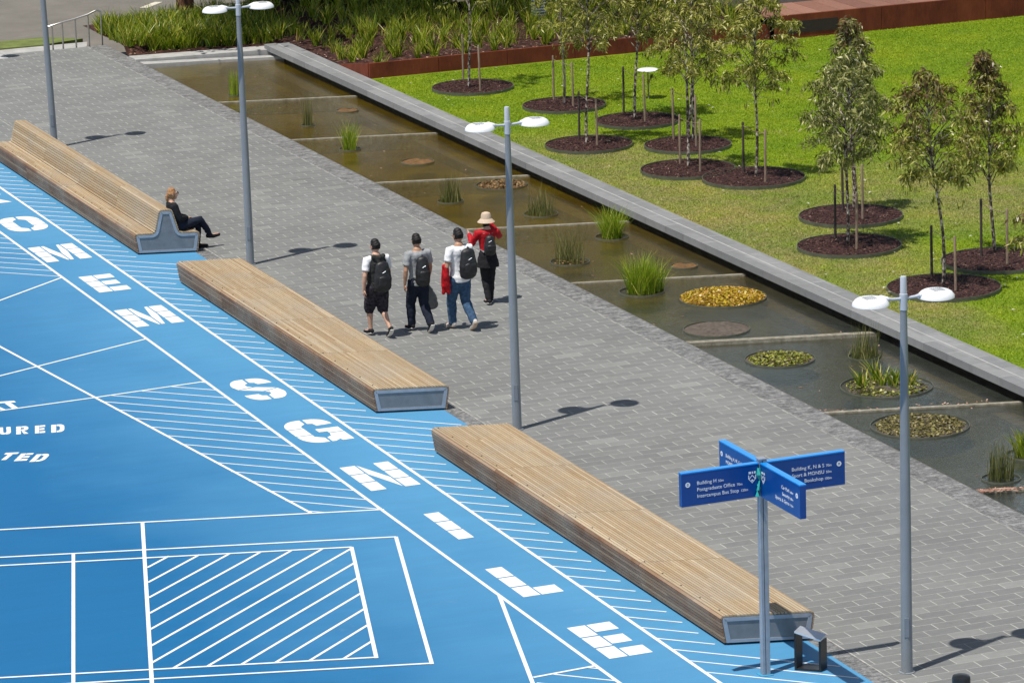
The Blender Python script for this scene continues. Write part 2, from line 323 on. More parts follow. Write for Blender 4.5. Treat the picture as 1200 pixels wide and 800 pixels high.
# lawn
def lawn_mat(name, blades):
    k = N(name); P = k.obj()
    sx = k.n('ShaderNodeSeparateXYZ'); k.l(P, sx.inputs[0]); X, Y = sx.outputs['X'], sx.outputs['Y']
    # dry zone: strip along the pond between the first trees, tired patches further right
    def blob(cx, cy, rx, ry):
        a = k.math('DIVIDE', k.math('SUBTRACT', X, cx), rx); b = k.math('DIVIDE', k.math('SUBTRACT', Y, cy), ry)
        return k.math('SUBTRACT', 1.0, k.math('ADD', k.math('MULTIPLY', a, a), k.math('MULTIPLY', b, b)), True)
    dry = k.math('MAXIMUM', blob(9.7, 11.0, 2.9, 9.5), k.math('MAXIMUM', k.math('MULTIPLY', blob(14.5, 9.5, 4.2, 4.5), 0.55), k.math('MULTIPLY', blob(9.4, 1.5, 1.0, 4.0), 0.6)))
    nz = k.noise(1.7, 6, P, rough=0.72)
    dm = k.math('MULTIPLY', k.math('MULTIPLY', dry, 1.9, True), k.ramp(nz, [(0.32, 0.30), (0.60, 1.0)]), True)
    dm = k.math('MAXIMUM', dm, k.ramp(k.noise(0.8, 5, P, rough=0.7), [(0.60, 0.0), (0.74, 0.45)]))
    f = k.island() if blades else k.noise(45, 3, P)
    g = k.ramp(f, [(0.05, (0.175, 0.265, 0.004)), (0.4, (0.235, 0.345, 0.006)), (0.75, (0.28, 0.39, 0.012)), (1.0, (0.34, 0.44, 0.03))])
    d = k.ramp(f, [(0.05, (0.23, 0.215, 0.06)), (0.5, (0.36, 0.315, 0.115)), (1.0, (0.52, 0.45, 0.23))])
    c = k.mix(k.math('MULTIPLY', dm, 0.85), g, d)
    c = k.mix(1.0, c, k.ramp(k.noise(0.55, 5, P, rough=0.65), [(0.32, (0.74, 0.86, 0.8)), (0.52, (1.0, 1.0, 1.0)), (0.70, (1.22, 1.08, 1.1))]), 'MULTIPLY')
    c = k.mix(1.0, c, k.ramp(k.noise(5.5, 6, P, rough=0.75), [(0.3, 0.84), (0.5, 1.0), (0.72, 1.12)]), 'MULTIPLY')
    if not blades: c = k.mix(1.0, c, 0.62, 'MULTIPLY'); k.bump(k.noise(70, 3, P), 0.8, 0.03)
    k.done(c, 0.6, spec=0.25)
    if blades:
        t = k.n('ShaderNodeBsdfTranslucent'); k.l(c, t.inputs[0]); m2 = k.n('ShaderNodeMixShader'); m2.inputs[0].default_value = 0.3
        k.l(k.b.outputs[0], m2.inputs[1]); k.l(t.outputs[0], m2.inputs[2]); k.l(m2.outputs[0], k.out.inputs[0])
    return k.m
M_LAWN = lawn_mat('lawn_turf', False); M_BLADE = lawn_mat('lawn_blades', True)
k = N('red_bark_mulch')
vv = k.n('ShaderNodeTexVoronoi', i_Scale=24.0); k.l(k.mapped((1, 1.7, 1)), vv.inputs['Vector'])
c = k.ramp(vv.outputs['Color'], [(0.1, (0.012, 0.005, 0.005)), (0.5, (0.045, 0.017, 0.015)), (0.85, (0.095, 0.040, 0.034)), (1.0, (0.19, 0.10, 0.085))])
k.bump(vv.outputs['Distance'], 0.8, 0.03); M_MULCH = k.done(c, 0.8, spec=0.25)
k = N('garden_soil')
vv = k.n('ShaderNodeTexVoronoi', i_Scale=15.0); k.l(k.obj(), vv.inputs['Vector'])
c = k.ramp(vv.outputs['Color'], [(0.1, (0.012, 0.005, 0.004)), (0.55, (0.040, 0.016, 0.012)), (0.85, (0.080, 0.036, 0.026)), (1.0, (0.22, 0.13, 0.09))])
k.bump(vv.outputs['Distance'], 0.8, 0.03); M_SOIL = k.done(c, 0.85, spec=0.2)
k = N('chip_mulch'); c = k.ramp(k.island(), [(0, (0.014, 0.006, 0.005)), (0.55, (0.042, 0.017, 0.014)), (0.9, (0.078, 0.036, 0.029)), (1, (0.22, 0.14, 0.11))]); M_CHIP = k.done(c, 0.75, spec=0.3)
k = N('old_asphalt'); c = k.ramp(k.noise(0.7, 7, rough=0.7), [(0.3, (0.115, 0.105, 0.090)), (0.7, (0.175, 0.160, 0.138))])
c = k.mix(k.ramp(k.noise(1.4, 5, k.mapped((0.6, 1.6, 1)), rough=0.8), [(0.62, 0), (0.72, 0.5)]), c, (0.34, 0.32, 0.29)); M_ROAD = k.done(c, 0.85)
M_RIM = simple('steel_tree_ring', (0.115, 0.120, 0.085), 0.5, 0.2, 10, 0.3)
k = N('timber_stake'); c = k.ramp(k.noise(7, 5, k.mapped((8, 8, 1))), [(0.3, (0.15, 0.095, 0.065)), (0.7, (0.34, 0.25, 0.185))]); M_STAKE = k.done(c, 0.75)
M_STAKED = simple('dark_stake', (0.055, 0.040, 0.034), 0.75, 0.3, 9)
k = N('mottled_bark'); c = k.ramp(k.noise(16, 3, k.mapped((1, 1, 0.8))), [(0.44, (0.035, 0.020, 0.017)), (0.52, (0.20, 0.15, 0.12)), (0.62, (0.55, 0.49, 0.42))]); M_BARK = k.done(c, 0.7)
k = N('pale_bark'); c = k.ramp(k.noise(9, 4, k.mapped((1, 1, 0.4))), [(0.38, (0.10, 0.065, 0.05)), (0.62, (0.42, 0.35, 0.28))]); M_BARK2 = k.done(c, 0.7)
k = N('stringy_red_bark'); c = k.ramp(k.noise(6, 6, k.mapped((4, 4, 0.5)), rough=0.7), [(0.35, (0.030, 0.016, 0.010)), (0.5, (0.11, 0.045, 0.022)), (0.7, (0.34, 0.15, 0.07))]); k.bump(k.noise(9, 5, k.mapped((5, 5, 0.5))), 0.9, 0.05); M_BARK3 = k.done(c, 0.85)
M_LEAF_A = leafmat('gum_leaves_olive', [(0.0, (0.055, 0.062, 0.010)), (0.25, (0.16, 0.17, 0.020)), (0.55, (0.30, 0.30, 0.045)), (0.82, (0.43, 0.41, 0.09)), (1.0, (0.60, 0.54, 0.22))], 0.42, 0.30, 0.5)
M_LEAF_B = leafmat('gum_leaves_blue_green', [(0.0, (0.050, 0.060, 0.014)), (0.3, (0.14, 0.155, 0.036)), (0.62, (0.27, 0.28, 0.075)), (0.86, (0.41, 0.40, 0.14)), (1.0, (0.60, 0.56, 0.30))], 0.42, 0.26, 0.5)
M_LEAF_R = leafmat('gum_leaf_new_growth', [(0.0, (0.055, 0.035, 0.018)), (0.4, (0.12, 0.07, 0.03)), (0.7, (0.20, 0.12, 0.05)), (1.0, (0.25, 0.24, 0.09))], 0.32, 0.25, 0.55)
M_STRAP = leafmat('strap_leaves', [(0.0, (0.035, 0.075, 0.004)), (0.32, (0.125, 0.195, 0.008)), (0.64, (0.27, 0.335, 0.014)), (0.88, (0.43, 0.43, 0.04)), (1.0, (0.55, 0.40, 0.13))], 0.38, 0.3, 0.5)
M_SHRUB = leafmat('dark_shrub_leaves', [(0.0, (0.010, 0.018, 0.005)), (0.5, (0.030, 0.050, 0.012)), (1.0, (0.07, 0.10, 0.025))], 0.45, 0.15, 0.4)
M_TUFT = leafmat('rush_bright', [(0.0, (0.07, 0.13, 0.004)), (0.35, (0.18, 0.28, 0.008)), (0.75, (0.33, 0.42, 0.02)), (1.0, (0.52, 0.50, 0.10))], 0.45, 0.3, 0.4)
M_REED = leafmat('rush_dull', [(0.0, (0.035, 0.045, 0.010)), (0.45, (0.105, 0.120, 0.028)), (0.8, (0.20, 0.20, 0.06)), (1.0, (0.34, 0.30, 0.13))], 0.5, 0.2, 0.3)
M_LILY_Y = leafmat('yellow_pads', [(0.0, (0.14, 0.065, 0.010)), (0.25, (0.36, 0.20, 0.015)), (0.6, (0.52, 0.34, 0.015)), (0.85, (0.42, 0.36, 0.03)), (1.0, (0.60, 0.27, 0.10))], 0.4, 0.15)
M_LILY_G = leafmat('green_pads', [(0.0, (0.06, 0.035, 0.015)), (0.35, (0.12, 0.12, 0.02)), (0.7, (0.24, 0.28, 0.03)), (1.0, (0.42, 0.36, 0.10))], 0.4, 0.15)
M_LILY_O = leafmat('olive_pads', [(0.0, (0.045, 0.035, 0.018)), (0.35, (0.12, 0.10, 0.03)), (0.7, (0.19, 0.17, 0.045)), (1.0, (0.30, 0.24, 0.10))], 0.45, 0.15)
M_LITTER = leafmat('fallen_leaves_brown', [(0.0, (0.05, 0.028, 0.010)), (0.5, (0.16, 0.095, 0.035)), (1.0, (0.34, 0.21, 0.08))], 0.6, 0.1)
M_LITTERP = leafmat('fallen_leaves_pink', [(0.0, (0.10, 0.04, 0.03)), (0.5, (0.38, 0.20, 0.14)), (1.0, (0.60, 0.42, 0.33))], 0.6, 0.1)
M_LITTERW = leafmat('pale_fallen_leaves', [(0.0, (0.38, 0.33, 0.24)), (1.0, (0.72, 0.70, 0.62))], 0.6, 0.1)
M_ROOTS = simple('matted_roots', (0.085, 0.066, 0.052), 0.85, 0.45, 14, 0, 0.9)
M_ROOTR = simple('rusty_matted_roots', (0.13, 0.065, 0.018), 0.85, 0.45, 14, 0, 0.9)
M_SIGN = simple('sign_blue', (0.001, 0.055, 0.26), 0.28, 0.06, 3)
M_SIGNL = simple('sign_edge_blue', (0.004, 0.23, 0.68), 0.3, 0.05, 3)
M_TXT = simple('sign_white', (0.78, 0.80, 0.84), 0.5, 0.03, 3)
M_TEAL = simple('teal_ribbon', (0.02, 0.35, 0.33), 0.6, 0.2, 20)
M_GRAYBAG = simple('grey_plastic_bag', (0.13, 0.128, 0.122), 0.4, 0.25, 14, 0, 0.5, 0.5, 18)

# ------------------------------------------------------------------ setting
PZ, WZ, LZ = 0.0, -0.075, 0.20
def struct(o, label=None): o['kind'] = 'structure'; return o
b = MB(); b.sheet([(-500, -400), (600, -400), (600, 700), (-500, 700)], -0.62); struct(b.build('ground', M_ROAD))
# paved walkway (pavers), laid as a slab
b = MB(); b.prism([(0.03, -60), (4.6, -60), (4.6, 37.1), (0.03, 37.1)], -0.5, PZ); pav = struct(b.build('pavement', M_PAVE))
b = MB(); b.prism([(-30, 37.1), (2.4, 37.1), (2.4, 37.72), (-30, 37.72)], -0.5, PZ+0.002); struct(b.build('tactile_strip', simple('pale_tactile_pavers', (0.42, 0.42, 0.41), 0.7, 0.12, 5, 0, 0.5)))
b = MB(); b.prism([(-14, 24.9), (0.03, 24.9), (0.03, 37.1), (-14, 37.1)], -0.5, PZ-0.001); b.prism([(2.4, 37.1), (4.6, 37.1), (4.6, 37.72), (2.4, 37.72)], -0.5, PZ); struct(b.build('upper_pavement', M_PAVE))
b = MB(); b.prism([(4.6, -60), (5.10, -60), (5.10, 37.72), (4.6, 37.72)], -0.6, PZ+0.002)
b.prism([(-0.23, -60), (0.03, -60), (0.03, 24.9), (-0.23, 24.9)], -0.5, PZ+0.002); struct(b.build('granite_border', M_SETT))
b = MB(); b.sheet([(4.593, -60), (4.607, -60), (4.607, 37.7), (4.593, 37.7)], 0.005); b.sheet([(0.02, -60), (0.042, -60), (0.042, 37.1), (0.02, 37.1)], 0.005); struct(b.build('mortar_joint', simple('pale_mortar', (0.33, 0.325, 0.305), .85, .45, 4.5)))
b = MB(); b.prism([(-40, -60), (-0.23, -60), (-0.23, 24.9), (-40, 24.9)], -0.5, PZ+0.001); court = struct(b.build('court', M_BLUE))

# --- court lines
zc = [0.0045]
def nz():
    zc[0] += 0.0002; return zc[0]
lines = MB(); hat = MB()
def line(mb, p, q, wd):
    p = Vector(p[:2]); q = Vector(q[:2]); d = (q-p).normalized(); n = Vector((-d.y, d.x))*wd/2
    mb.sheet([p+n, p-n, q-n, q+n], 0.004 if mb is hat else nz())
def PX(*a): return at(*a)
XL1, XL2 = -3.13, -1.98
line(lines, (XL1, -60), (XL1, 24.9), 0.055); line(lines, (XL2, -60), (XL2, 24.9), 0.055)
for p, q, wd in [((-5.60, 7.16), (-4.12, -5.47), .05), ((-9.0, 3.8), (XL1, 6.45), .05), ((-5.12, 2.85), (XL1, 3.0), .05), ((-9, 2.66), (-5.12, 2.85), .05),
                 ((-8.0, 7.9), (-3.15, 12.0), .05), ((XL1, -10.54), (-4.13, -14.26), .055), ((-4.13, -14.26), (-5.2, -18.1), .055)]:
    line(lines, p, q, wd)
line(lines, PX(625, 793.5), PX(697, 780), .05)
DS = Vector((math.cos(rad(-17.3)), math.sin(rad(-17.3)), 0)); 
def ext(px, py, qx, qy, a=0, bb=0):
    p, q = at(px, py), at(qx, qy); d = (q-p).normalized(); return p-d*a, q+d*bb
for q4, wd in (((0, 620.7, 450, 597), .05), ((0, 653, 464, 629), .05), ((0, 662.7, 412, 641), .05), ((0, 794, 441, 770), .05), ((97, 800, 506, 777), .05)):
    p, q = ext(*q4, a=6); line(lines, p, q, wd)
for q4, wd in (((167, 612.5, 178, 800), .055), ((86, 648.5, 86, 800), .05), ((412, 641, 441, 770.5), .055), ((464, 629, 506, 777.5), .055)):
    p, q = ext(*q4, a=0.0, bb=(5 if q4[3] == 800 else 0.02)); line(lines, p, q, wd)
# small missing top of the D_a line going out of frame
line(lines, (-5.60, 7.16), (-7.2, 20.8), .05)
def clip(p, d, poly):             # portions of the infinite line p+t d inside a convex polygon
    t0, t1 = -1e9, 1e9; n = len(poly); ar = sum(poly[i][0]*poly[(i+1) % n][1]-poly[(i+1) % n][0]*poly[i][1] for i in range(n))
    if ar < 0: poly = poly[::-1]
    for i in range(n):
        a = Vector(poly[i][:2]); e = Vector(poly[(i+1) % n][:2])-a; nn = Vector((-e.y, e.x)); den = nn.dot(d); num = nn.dot(a-p)
        if abs(den) < 1e-9:
            if nn.dot(p-a) < 0: return None
        else:
            t = num/den
            if den > 0: t0 = max(t0, t)
            else: t1 = min(t1, t)
    return (p+d*t0, p+d*t1) if t1-t0 > 0.04 else None
d45 = Vector((1, -1)).normalized(); u45 = Vector((1, 1)).normalized()
for i in range(-60, 60):          # hatch between the lettering strip and the benches
    y0 = -3.25-0.5275*i
    if y0 > 24 or y0 < -40: continue
    ph = (y0+13.6*10+0.0) % 13.6     # 0 just at bench near end
    x1 = -0.32 if (11.35 < ph <= 13.6) or ph < 0.02 else -1.38
    if y0 < -27: continue
    ye = y0-(x1-XL2)
    line(hat, (XL2, y0), (x1, ye), .031)
for i in range(0, 40):            # left triangle hatch
    y0 = 12.1+0.55*i
    c2 = clip(Vector((XL1, y0)), d45, [(XL1, 12.0), (-8, 7.9), (-16, 18), (XL1, 34)])
    if c2 and y0 < 25: line(hat, c2[0], c2[1], .031)
for i in range(0, 20):
    y0 = 3.40-0.575*i
    c2 = clip(Vector((XL1, y0-0.5)), d45, [(XL1, 3.0), (-5.12, 2.85), (-4.15, -5.45), (XL1, -5.75)])
    if c2: line(hat, c2[0], c2[1], .031)
quad = [at(172, 652.5), at(412, 641), at(441, 770), at(178, 783.5)]
ln = [at(178.3, 755.7), at(378.3, 642.7)]; dq = (ln[1]-ln[0]).to_2d().normalized()
a2, a6 = at(173.3, 682.3), at(178.3, 755.7); stp = (a6-a2).to_2d()/4
for i in range(-2, 26):
    c2 = clip(a2.to_2d()+stp*i, dq, [v.to_2d() for v in quad])
    if c2: line(hat, c2[0], c2[1], .045)
for i in range(0, 8):
    c2 = clip(Vector((XL1, -14.12-0.55*i)), d45, [at(625, 794).to_2d(), at(697, 780).to_2d(), Vector((XL1, -20)), Vector((-5, -20))])
    if c2: line(hat, c2[0], c2[1], .031)
lines.build('white_lines', M_WHITE, court); hat.build('white_hatching', M_WHITE, court)

# --- stencil letters in a unit box (x right 0..1, y up 0..1), each a list of polygons
G_ = 0.014
def arc(cx, cy, rx, ry, a0, a1, n=7): return [(cx+rx*math.cos(rad(a0+(a1-a0)*i/n)), cy+ry*math.sin(rad(a0+(a1-a0)*i/n))) for i in range(n+1)]
def stack(x0, x1, y0=0.0, y1=1.0, k=3):
    h = (y1-y0)/k; return [[(x0, y0+h*i+G_*(i > 0)), (x1, y0+h*i+G_*(i > 0)), (x1, y0+h*(i+1)-G_*(i < k-1)), (x0, y0+h*(i+1)-G_*(i < k-1))] for i in range(k)]
def rect(x0, y0, x1, y1): return [(x0, y0), (x1, y0), (x1, y1), (x0, y1)]
GL = {}
GL['E'] = stack(0, .42)+[rect(.46, 0, 1, .24), rect(.46, .39, .93, .62), rect(.46, .77, 1, 1)]
GL['L'] = stack(0, .42)+[rect(.46, 0, 1, .24)]
GL['I'] = stack(0, 1)
GL['N'] = stack(0, .31)+stack(.69, 1)+[[(.345, .62), (.655, .02), (.655, .42), (.345, 1)], ]
GL['M'] = stack(0, .27)+stack(.73, 1)+[[(.30, 1), (.30, .55), (.47, .02), (.50, .02), (.50, .45), (.36, 1)], [(.70, 1), (.70, .55), (.60, .02), (.53, .02), (.53, .45), (.64, 1)]]
GL['O'] = [[(0, .34), (.33, .34), (.33, .26)]+[(.47, .17), (.47, 0)]+arc(.36, .30, .36, .30, 270, 180)[1:],
           [(0, .36), (.33, .36), (.33, .64), (0, .64)],
           [(0, .66)]+arc(.36, .70, .36, .30, 180, 90)+[(.47, 1), (.47, .83), (.33, .74), (.33, .66)],
           [(1, .34), (.67, .34), (.67, .26), (.53, .17), (.53, 0)]+arc(.64, .30, .36, .30, 270, 360),
           [(1, .36), (.67, .36), (.67, .64), (1, .64)],
           [(1, .66), (.67, .66), (.67, .74), (.53, .83), (.53, 1)]+arc(.64, .70, .36, .30, 90, 0)]
GL['S'] = [[(.0, .70)]+arc(.32, .70, .32, .30, 180, 90)+[(.44, 1), (.44, .80), (.34, .76), (.34, .67), (.44, .62), (.06, .56)],
           [(.50, 1), (.66, 1)]+arc(.66, .72, .32, .28, 90, 0)+[(.64, .72), (.60, .80), (.50, .82)],
           [(.08, .54), (.50, .60), (.92, .47), (.55, .38)],
           [(1, .30)]+[(.94, .45), (.57, .36), (.66, .31), (.66, .25), (.56, .19), (.56, 0)]+arc(.68, .30, .32, .30, 270, 360),
           [(.50, 0), (.34, 0)]+arc(.34, .28, .32, .28, 270, 180)+[(.36, .28), (.40, .20), (.50, .18)]]
GL['G'] = [[(0, .34), (.33, .34), (.33, .26), (.49, .18), (.49, 0)]+arc(.36, .30, .36, .30, 270, 180)[:-1],
           rect(0, .36, .33, .64),
           [(0, .66)]+arc(.36, .70, .36, .30, 180, 90)+[(.46, 1), (.46, .82), (.33, .74), (.33, .66)],
           [(.52, 1), (.62, 1)]+arc(.62, .72, .36, .28, 90, 0)+[(.64, .70), (.62, .80), (.52, .82)],
           rect(.52, .42, 1, .56), rect(.69, .36, 1, .418),
           [(.69, .34), (1, .34), (1, 0), (.76, 0), (.74, .06), (.62, 0), (.54, 0), (.54, .18), (.66, .24)]]
GL['R'] = stack(0, .38)+[[(.42, 1), (.7, 1)]+arc(.68, .72, .32, .28, 90, -60, 8)+[(.42, .40), (.42, .60), (.62, .62), (.66, .72), (.60, .80), (.42, .80)], [(.46, .38), (.66, .38), (1, 0), (.64, 0), (.46, .30)]]
GL['D'] = stack(0, .38)+[[(.42, 1), (.62, 1)]+arc(.62, .66, .38, .34, 90, 0)+arc(.62, .34, .38, .34, 0, -90)+[(.42, 0), (.42, .2), (.60, .22), (.66, .34), (.66, .66), (.60, .78), (.42, .8)]]
GL['U'] = [[(0, 1), (.36, 1), (.36, .3), (.48, .2), (.48, 0)]+arc(.36, .30, .36, .30, 270, 180), [(1, 1), (.64, 1), (.64, .3), (.52, .2), (.52, 0)]+arc(.64, .30, .36, .30, 270, 360)]
GL['T'] = [rect(0, .78, 1, 1), rect(.32, 0, .68, .75)]
GL['A'] = [[(0, 0), (.30, 0), (.50, .80), (.50, 1), (.36, 1)], [(1, 0), (.70, 0), (.53, .80), (.53, 1), (.64, 1)], rect(.36, .2, .64, .36)]
let = MB()
def letter(ch, bl, bx, by):       # bl origin, bx full width vector, by full height vector
    bl, bx, by = Vector(bl), Vector(bx), Vector(by); z = 0.0042
    for poly in GL[ch]:
        pts = [bl+bx*x+by*y for x, y in poly]; a = sum(pts[i].x*pts[(i+1) % len(pts)].y-pts[(i+1) % len(pts)].x*pts[i].y for i in range(len(pts)))
        if a < 0: pts = pts[::-1]
        me_tri = bmesh.new(); vv_ = [me_tri.verts.new((p.x, p.y, z)) for p in pts]; fc = me_tri.faces.new(vv_)
        r_ = bmesh.ops.triangulate(me_tri, faces=[fc]); me_tri.verts.index_update()
        let.add([v.co for v in me_tri.verts], [tuple(v.index for v in f.verts) for f in me_tri.faces]); me_tri.free()
for i, (ch, wdt) in enumerate([('E', .62), ('L', .60), ('I', .24), ('N', .80), ('G', .80), ('S', .72), (None, 0), ('M', .90), ('E', .62), ('M', .90), ('O', .82), ('R', .72), ('I', .26)]):
    if ch: letter(ch, (-2.86-(0.18 if ch == 'M' else 0)+(0.20 if ch == 'I' else 0)-(0.06 if ch in 'NGO' else 0)+(0.0), -13.80+3.026*i), (wdt, 0), (0, 1.47))
def let_px(ch, bl, br, tl):
    p, q, t = at(*bl).to_2d(), at(*br).to_2d(), at(*tl).to_2d(); letter(ch, p, q-p, t-p)
let_px('A', (-11, 481), (7, 480), (-22, 473)); let_px('T', (7.5, 479), (28, 477.6), (-4, 471))
let_px('U', (-1, 509.3), (13, 508.5), (-1.5, 501)); let_px('R', (19, 509), (33.5, 508), (19, 500)); let_px('E', (41, 508), (53, 507), (41, 499)); let_px('D', (60, 507), (75.5, 505.7), (60, 498))
let_px('T', (-4, 539.3), (12, 538.6), (7, 530.6)); let_px('E', (16, 540.3), (31, 539.6), (25, 531.4)); let_px('D', (34, 541.3), (51, 540.2), (43, 532.4))
let.build('white_lettering', M_WHITE, court)

# --- pond
b = MB()
b.add([(5.10, -45, -0.40), (9.0, -45, -0.40), (9.0, 34.6, -0.40), (5.10, 34.6, -0.40)], [(0, 1, 2, 3)])
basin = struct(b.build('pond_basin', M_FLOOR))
b = MB(); b.prism([(5.10, -45), (5.14, -45), (5.14, 33.99), (5.10, 34.0)], -0.42, PZ-0.012); b.build('edge_strip', M_EDGE, basin)
b = MB(); b.prism([(7.78, -45), (8.12, -45), (8.12, 33.5), (7.78, 33.5)], -0.41, -0.20); b.build('submerged_ledge', M_LEDGE, basin)
b = MB(); b.prism([(8.55, -45), (8.84, -45), (8.84, 34.2), (8.55, 34.2)], -0.5, 0.085); b.build('back_wall', simple('dark_concrete_wall', (0.06, 0.058, 0.05), 0.8, 0.3, 6), basin)
b = MB()                           # gridded water sheet
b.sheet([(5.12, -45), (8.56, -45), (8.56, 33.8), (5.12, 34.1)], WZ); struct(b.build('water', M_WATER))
b = MB(); b.prism([(8.226, -45), (8.834, -45), (8.834, 34.10), (8.226, 34.28)], 0.088, 0.2235); core = b.build('mortar', simple('coping_mortar', (0.37, 0.37, 0.355), .85, .2, 3))
b = MB()
for x0, x1, y in ((8.22, 8.522, -12.0), (8.544, 8.84, -12.45)):
    while y < 34.2:
        ye = min(y+0.9, 34.30-(x0-8.22)*.3); dz = random.uniform(-.0012, .0012)
        b.prism([(x0, y+.006), (x1, y+.006), (x1, ye-.006), (x0, ye-.006)], 0.085, 0.225+dz); y += 0.9
o = b.build('pond_coping', M_COPE, bevel=0.003); core.parent = o; tag(o, 'long grey bluestone coping between the pond and the lawn', 'coping')
k0 = at(163, 71.7, 0.09); k1 = at(333, 58, 0.16)
b = MB(); b.prism([(5.05, 34.85), (8.86, 33.93+0.02), (8.86, 34.55), (5.05, 35.47)], -0.45, [0.05, 0.13, 0.13, 0.05]); b.prism([(5.13, 34.4), (8.5, 33.6), (8.5, 33.9), (5.13, 34.8)], -0.42, -0.005)
o = b.build('pond_end_kerb', M_CONC, bevel=0.006); tag(o, 'pale concrete kerb closing the far end of the pond', 'kerb')
ORD = ['farthest', 'second farthest', 'third farthest', 'fourth farthest', 'fourth nearest', 'third nearest', 'second nearest', 'nearest']
for i, (px, py) in enumerate(((260, 116.7), (343.7, 160.5), (440, 210.7), (546, 265), (665, 328), (803, 399), (961, 479), (1142, 571))):
    y = at(px, py, 0).y; wd = 0.10 if i < 5 else (0.15 if i == 5 else 0.10)
    sl_ = math.tan(rad(-16.4)); b = MB(); x0, x1 = 5.14, 8.30
    top = WZ+(0.03 if i != 5 else 0.065)
    b.prism([(x0, y), (x1, y+sl_*(x1-x0)), (x1, y+sl_*(x1-x0)-wd), (x0, y-wd)], -0.41, top)
    o = b.build('pond_weir', M_WEIR, bevel=0.005); tag(o, ORD[i]+' of the thin concrete bars crossing the pond', 'weir', 'concrete bars across the pond')

# --- lawn, bed, edging, wall
b = MB(); b.prism([(8.84, -60), (80, -60), (80, 28.0), (19.2, 28.0), (19.2, 28.28), (8.84, 28.28)], -0.55, LZ); struct(b.build('lawn', M_LAWN))
soil = MB()
gx = [5.1, 6.2, 7.3, 8.86, 8.9, 10, 12, 14, 16, 18, 20, 24, 30]; gy = [28.3, 29.2, 30.2, 31.5, 33, 34.0, 35.4, 37, 39, 41, 43]
def soil_z(x, y):
    if x < 8.88 and y < 36: base = 0.02+0.02*(x-5)
    else: base = 0.20+0.31*max(0, min(1, (x-8.9)/1.6+0.0))*1.0
    if x < 10: base = min(base, 0.20+0.33*max(0.0, min(1, (31.2-y)/3.0)) if x > 8.88 else base)
    return base+0.03*mnoise.noise(Vector((x*1.3, y*1.3, 0)))
nx = 60; ny = 40; vs = []; fs = []
for j in range(ny+1):
    for i in range(nx+1):
        x = 8.9+(40-8.9)*i/nx; y = 28.34+(40.2-28.34)*j/ny; vs.append((x, y, soil_z(x, y)))
for j in range(ny):
    for i in range(nx): a = j*(nx+1)+i; fs.append((a, a+1, a+nx+2, a+nx+1))
soil.add(vs, fs); vs = []; fs = []
for j in range(21):
    for i in range(21):
        x = 5.12+(8.9-5.12)*i/20; y0 = 35.45-0.243*(x-5.05); y = y0+(39.9-y0)*j/20; vs.append((x, y, soil_z(x, y)+0.0))
for j in range(20):
    for i in range(20): a = j*21+i; fs.append((a, a+1, a+22, a+21))
soil.add(vs, fs); struct(soil.build('garden_bed', M_SOIL, smooth=True))
def far_sheet(poly, z, m, nm): 
    b = MB(); b.prism(poly, -0.6, z); return struct(b.build(nm, m))
far_sheet([(-30, 39.3), (4.6, 39.3), (5.2, 39.9), (5.4, 40.6), (-30, 40.6)], -0.36, M_CONC, 'lower_path')
b = MB(); b.prism([(-30, 37.72), (5.10, 37.72), (5.10, 38.1), (-30, 38.1)], -0.6, -0.16); b.prism([(-30, 38.1), (5.10, 38.1), (5.10, 38.5), (-30, 38.5)], -0.6, -0.32)
o = b.build('steps', simple('red_brick_steps', (0.16, 0.085, 0.065), 0.8, 0.25, 6)); tag(o, 'reddish steps dropping away behind the paved walkway', 'steps')
far_sheet([(-30, 40.6), (4.2, 40.6), (5.4, 41.0), (4.6, 41.8), (-30, 41.9)], -0.33, simple('dull_verge_grass', (0.115, 0.145, 0.03), .9, .3, 3, 0, .4), 'grass_verge')
b = MB()
for (a1, a2, a3, a4, wd) in ((130, 32, 150, 20, .12), (168, 9, 186, 2, .12)):
    p, q = at(a1, a2, -0.6), at(a3, a4, -0.6); d = (q-p).normalized()*1; n = Vector((-d.y, d.x, 0))*wd; b.sheet([p+n, p-n, q-n, q+n], -0.612)
struct(b.build('road_marking', simple('worn_road_paint', (0.5, 0.47, 0.38), 0.8, 0.3, 3)))
# corten edging
b = MB(); xs = 8.86
while xs < 19.25:
    xe = min(xs+1.75, 19.3); b.prism([(xs+0.006, 28.27), (xe-0.006, 28.27), (xe-0.006, 28.33), (xs+0.006, 28.33)], 0.0, 0.565); xs = xe
b.prism([(8.846, 28.34), (8.90, 28.34), (8.90, 30.6), (8.846, 30.6)], 0.0, [0.565, 0.565, 0.21, 0.21])
o = b.build('steel_edging', M_CORTEN, bevel=0.004); tag(o, 'low rusty steel edging holding the garden bed above the lawn', 'edging')
wl = thing('seating_wall', (19.3, 28.0, 0), 'large rusted steel wall with timber deck top behind the lawn', 'wall')
b = MB(); xs = 0.0; rec = [(0.35, 1.7), (7.05, 8.6), (13.5, 15.0)]
WH = 0.79
while xs < 30:
    xe = xs+2.9
    b.prism([(xs+.006, 0), (xe-.006, 0), (xe-.006, .08), (xs+.006, .08)], 0.0, WH); xs = xe
b.build('steel_face', M_CORTEN, wl, bevel=0.004)
b = MB()
for x0, x1 in rec:
    b.box(((x0+x1)/2, -0.004, 0.48), (x1-x0, 0.012, 0.30))
o = b.build('opening_shade_panel', simple('opening_shade', (0.025, 0.014, 0.011), 0.7, 0.3, 20), wl)  # flat dark panels stand in for the shade inside the wall openings
b = MB()
for i in range(62):
    x0 = -0.2+i*0.5
    b.box((x0+0.245, 0.9, WH-0.012), (0.487, 1.70, 0.035))
b.build('deck_boards', M_DECK, wl, bevel=0.004)
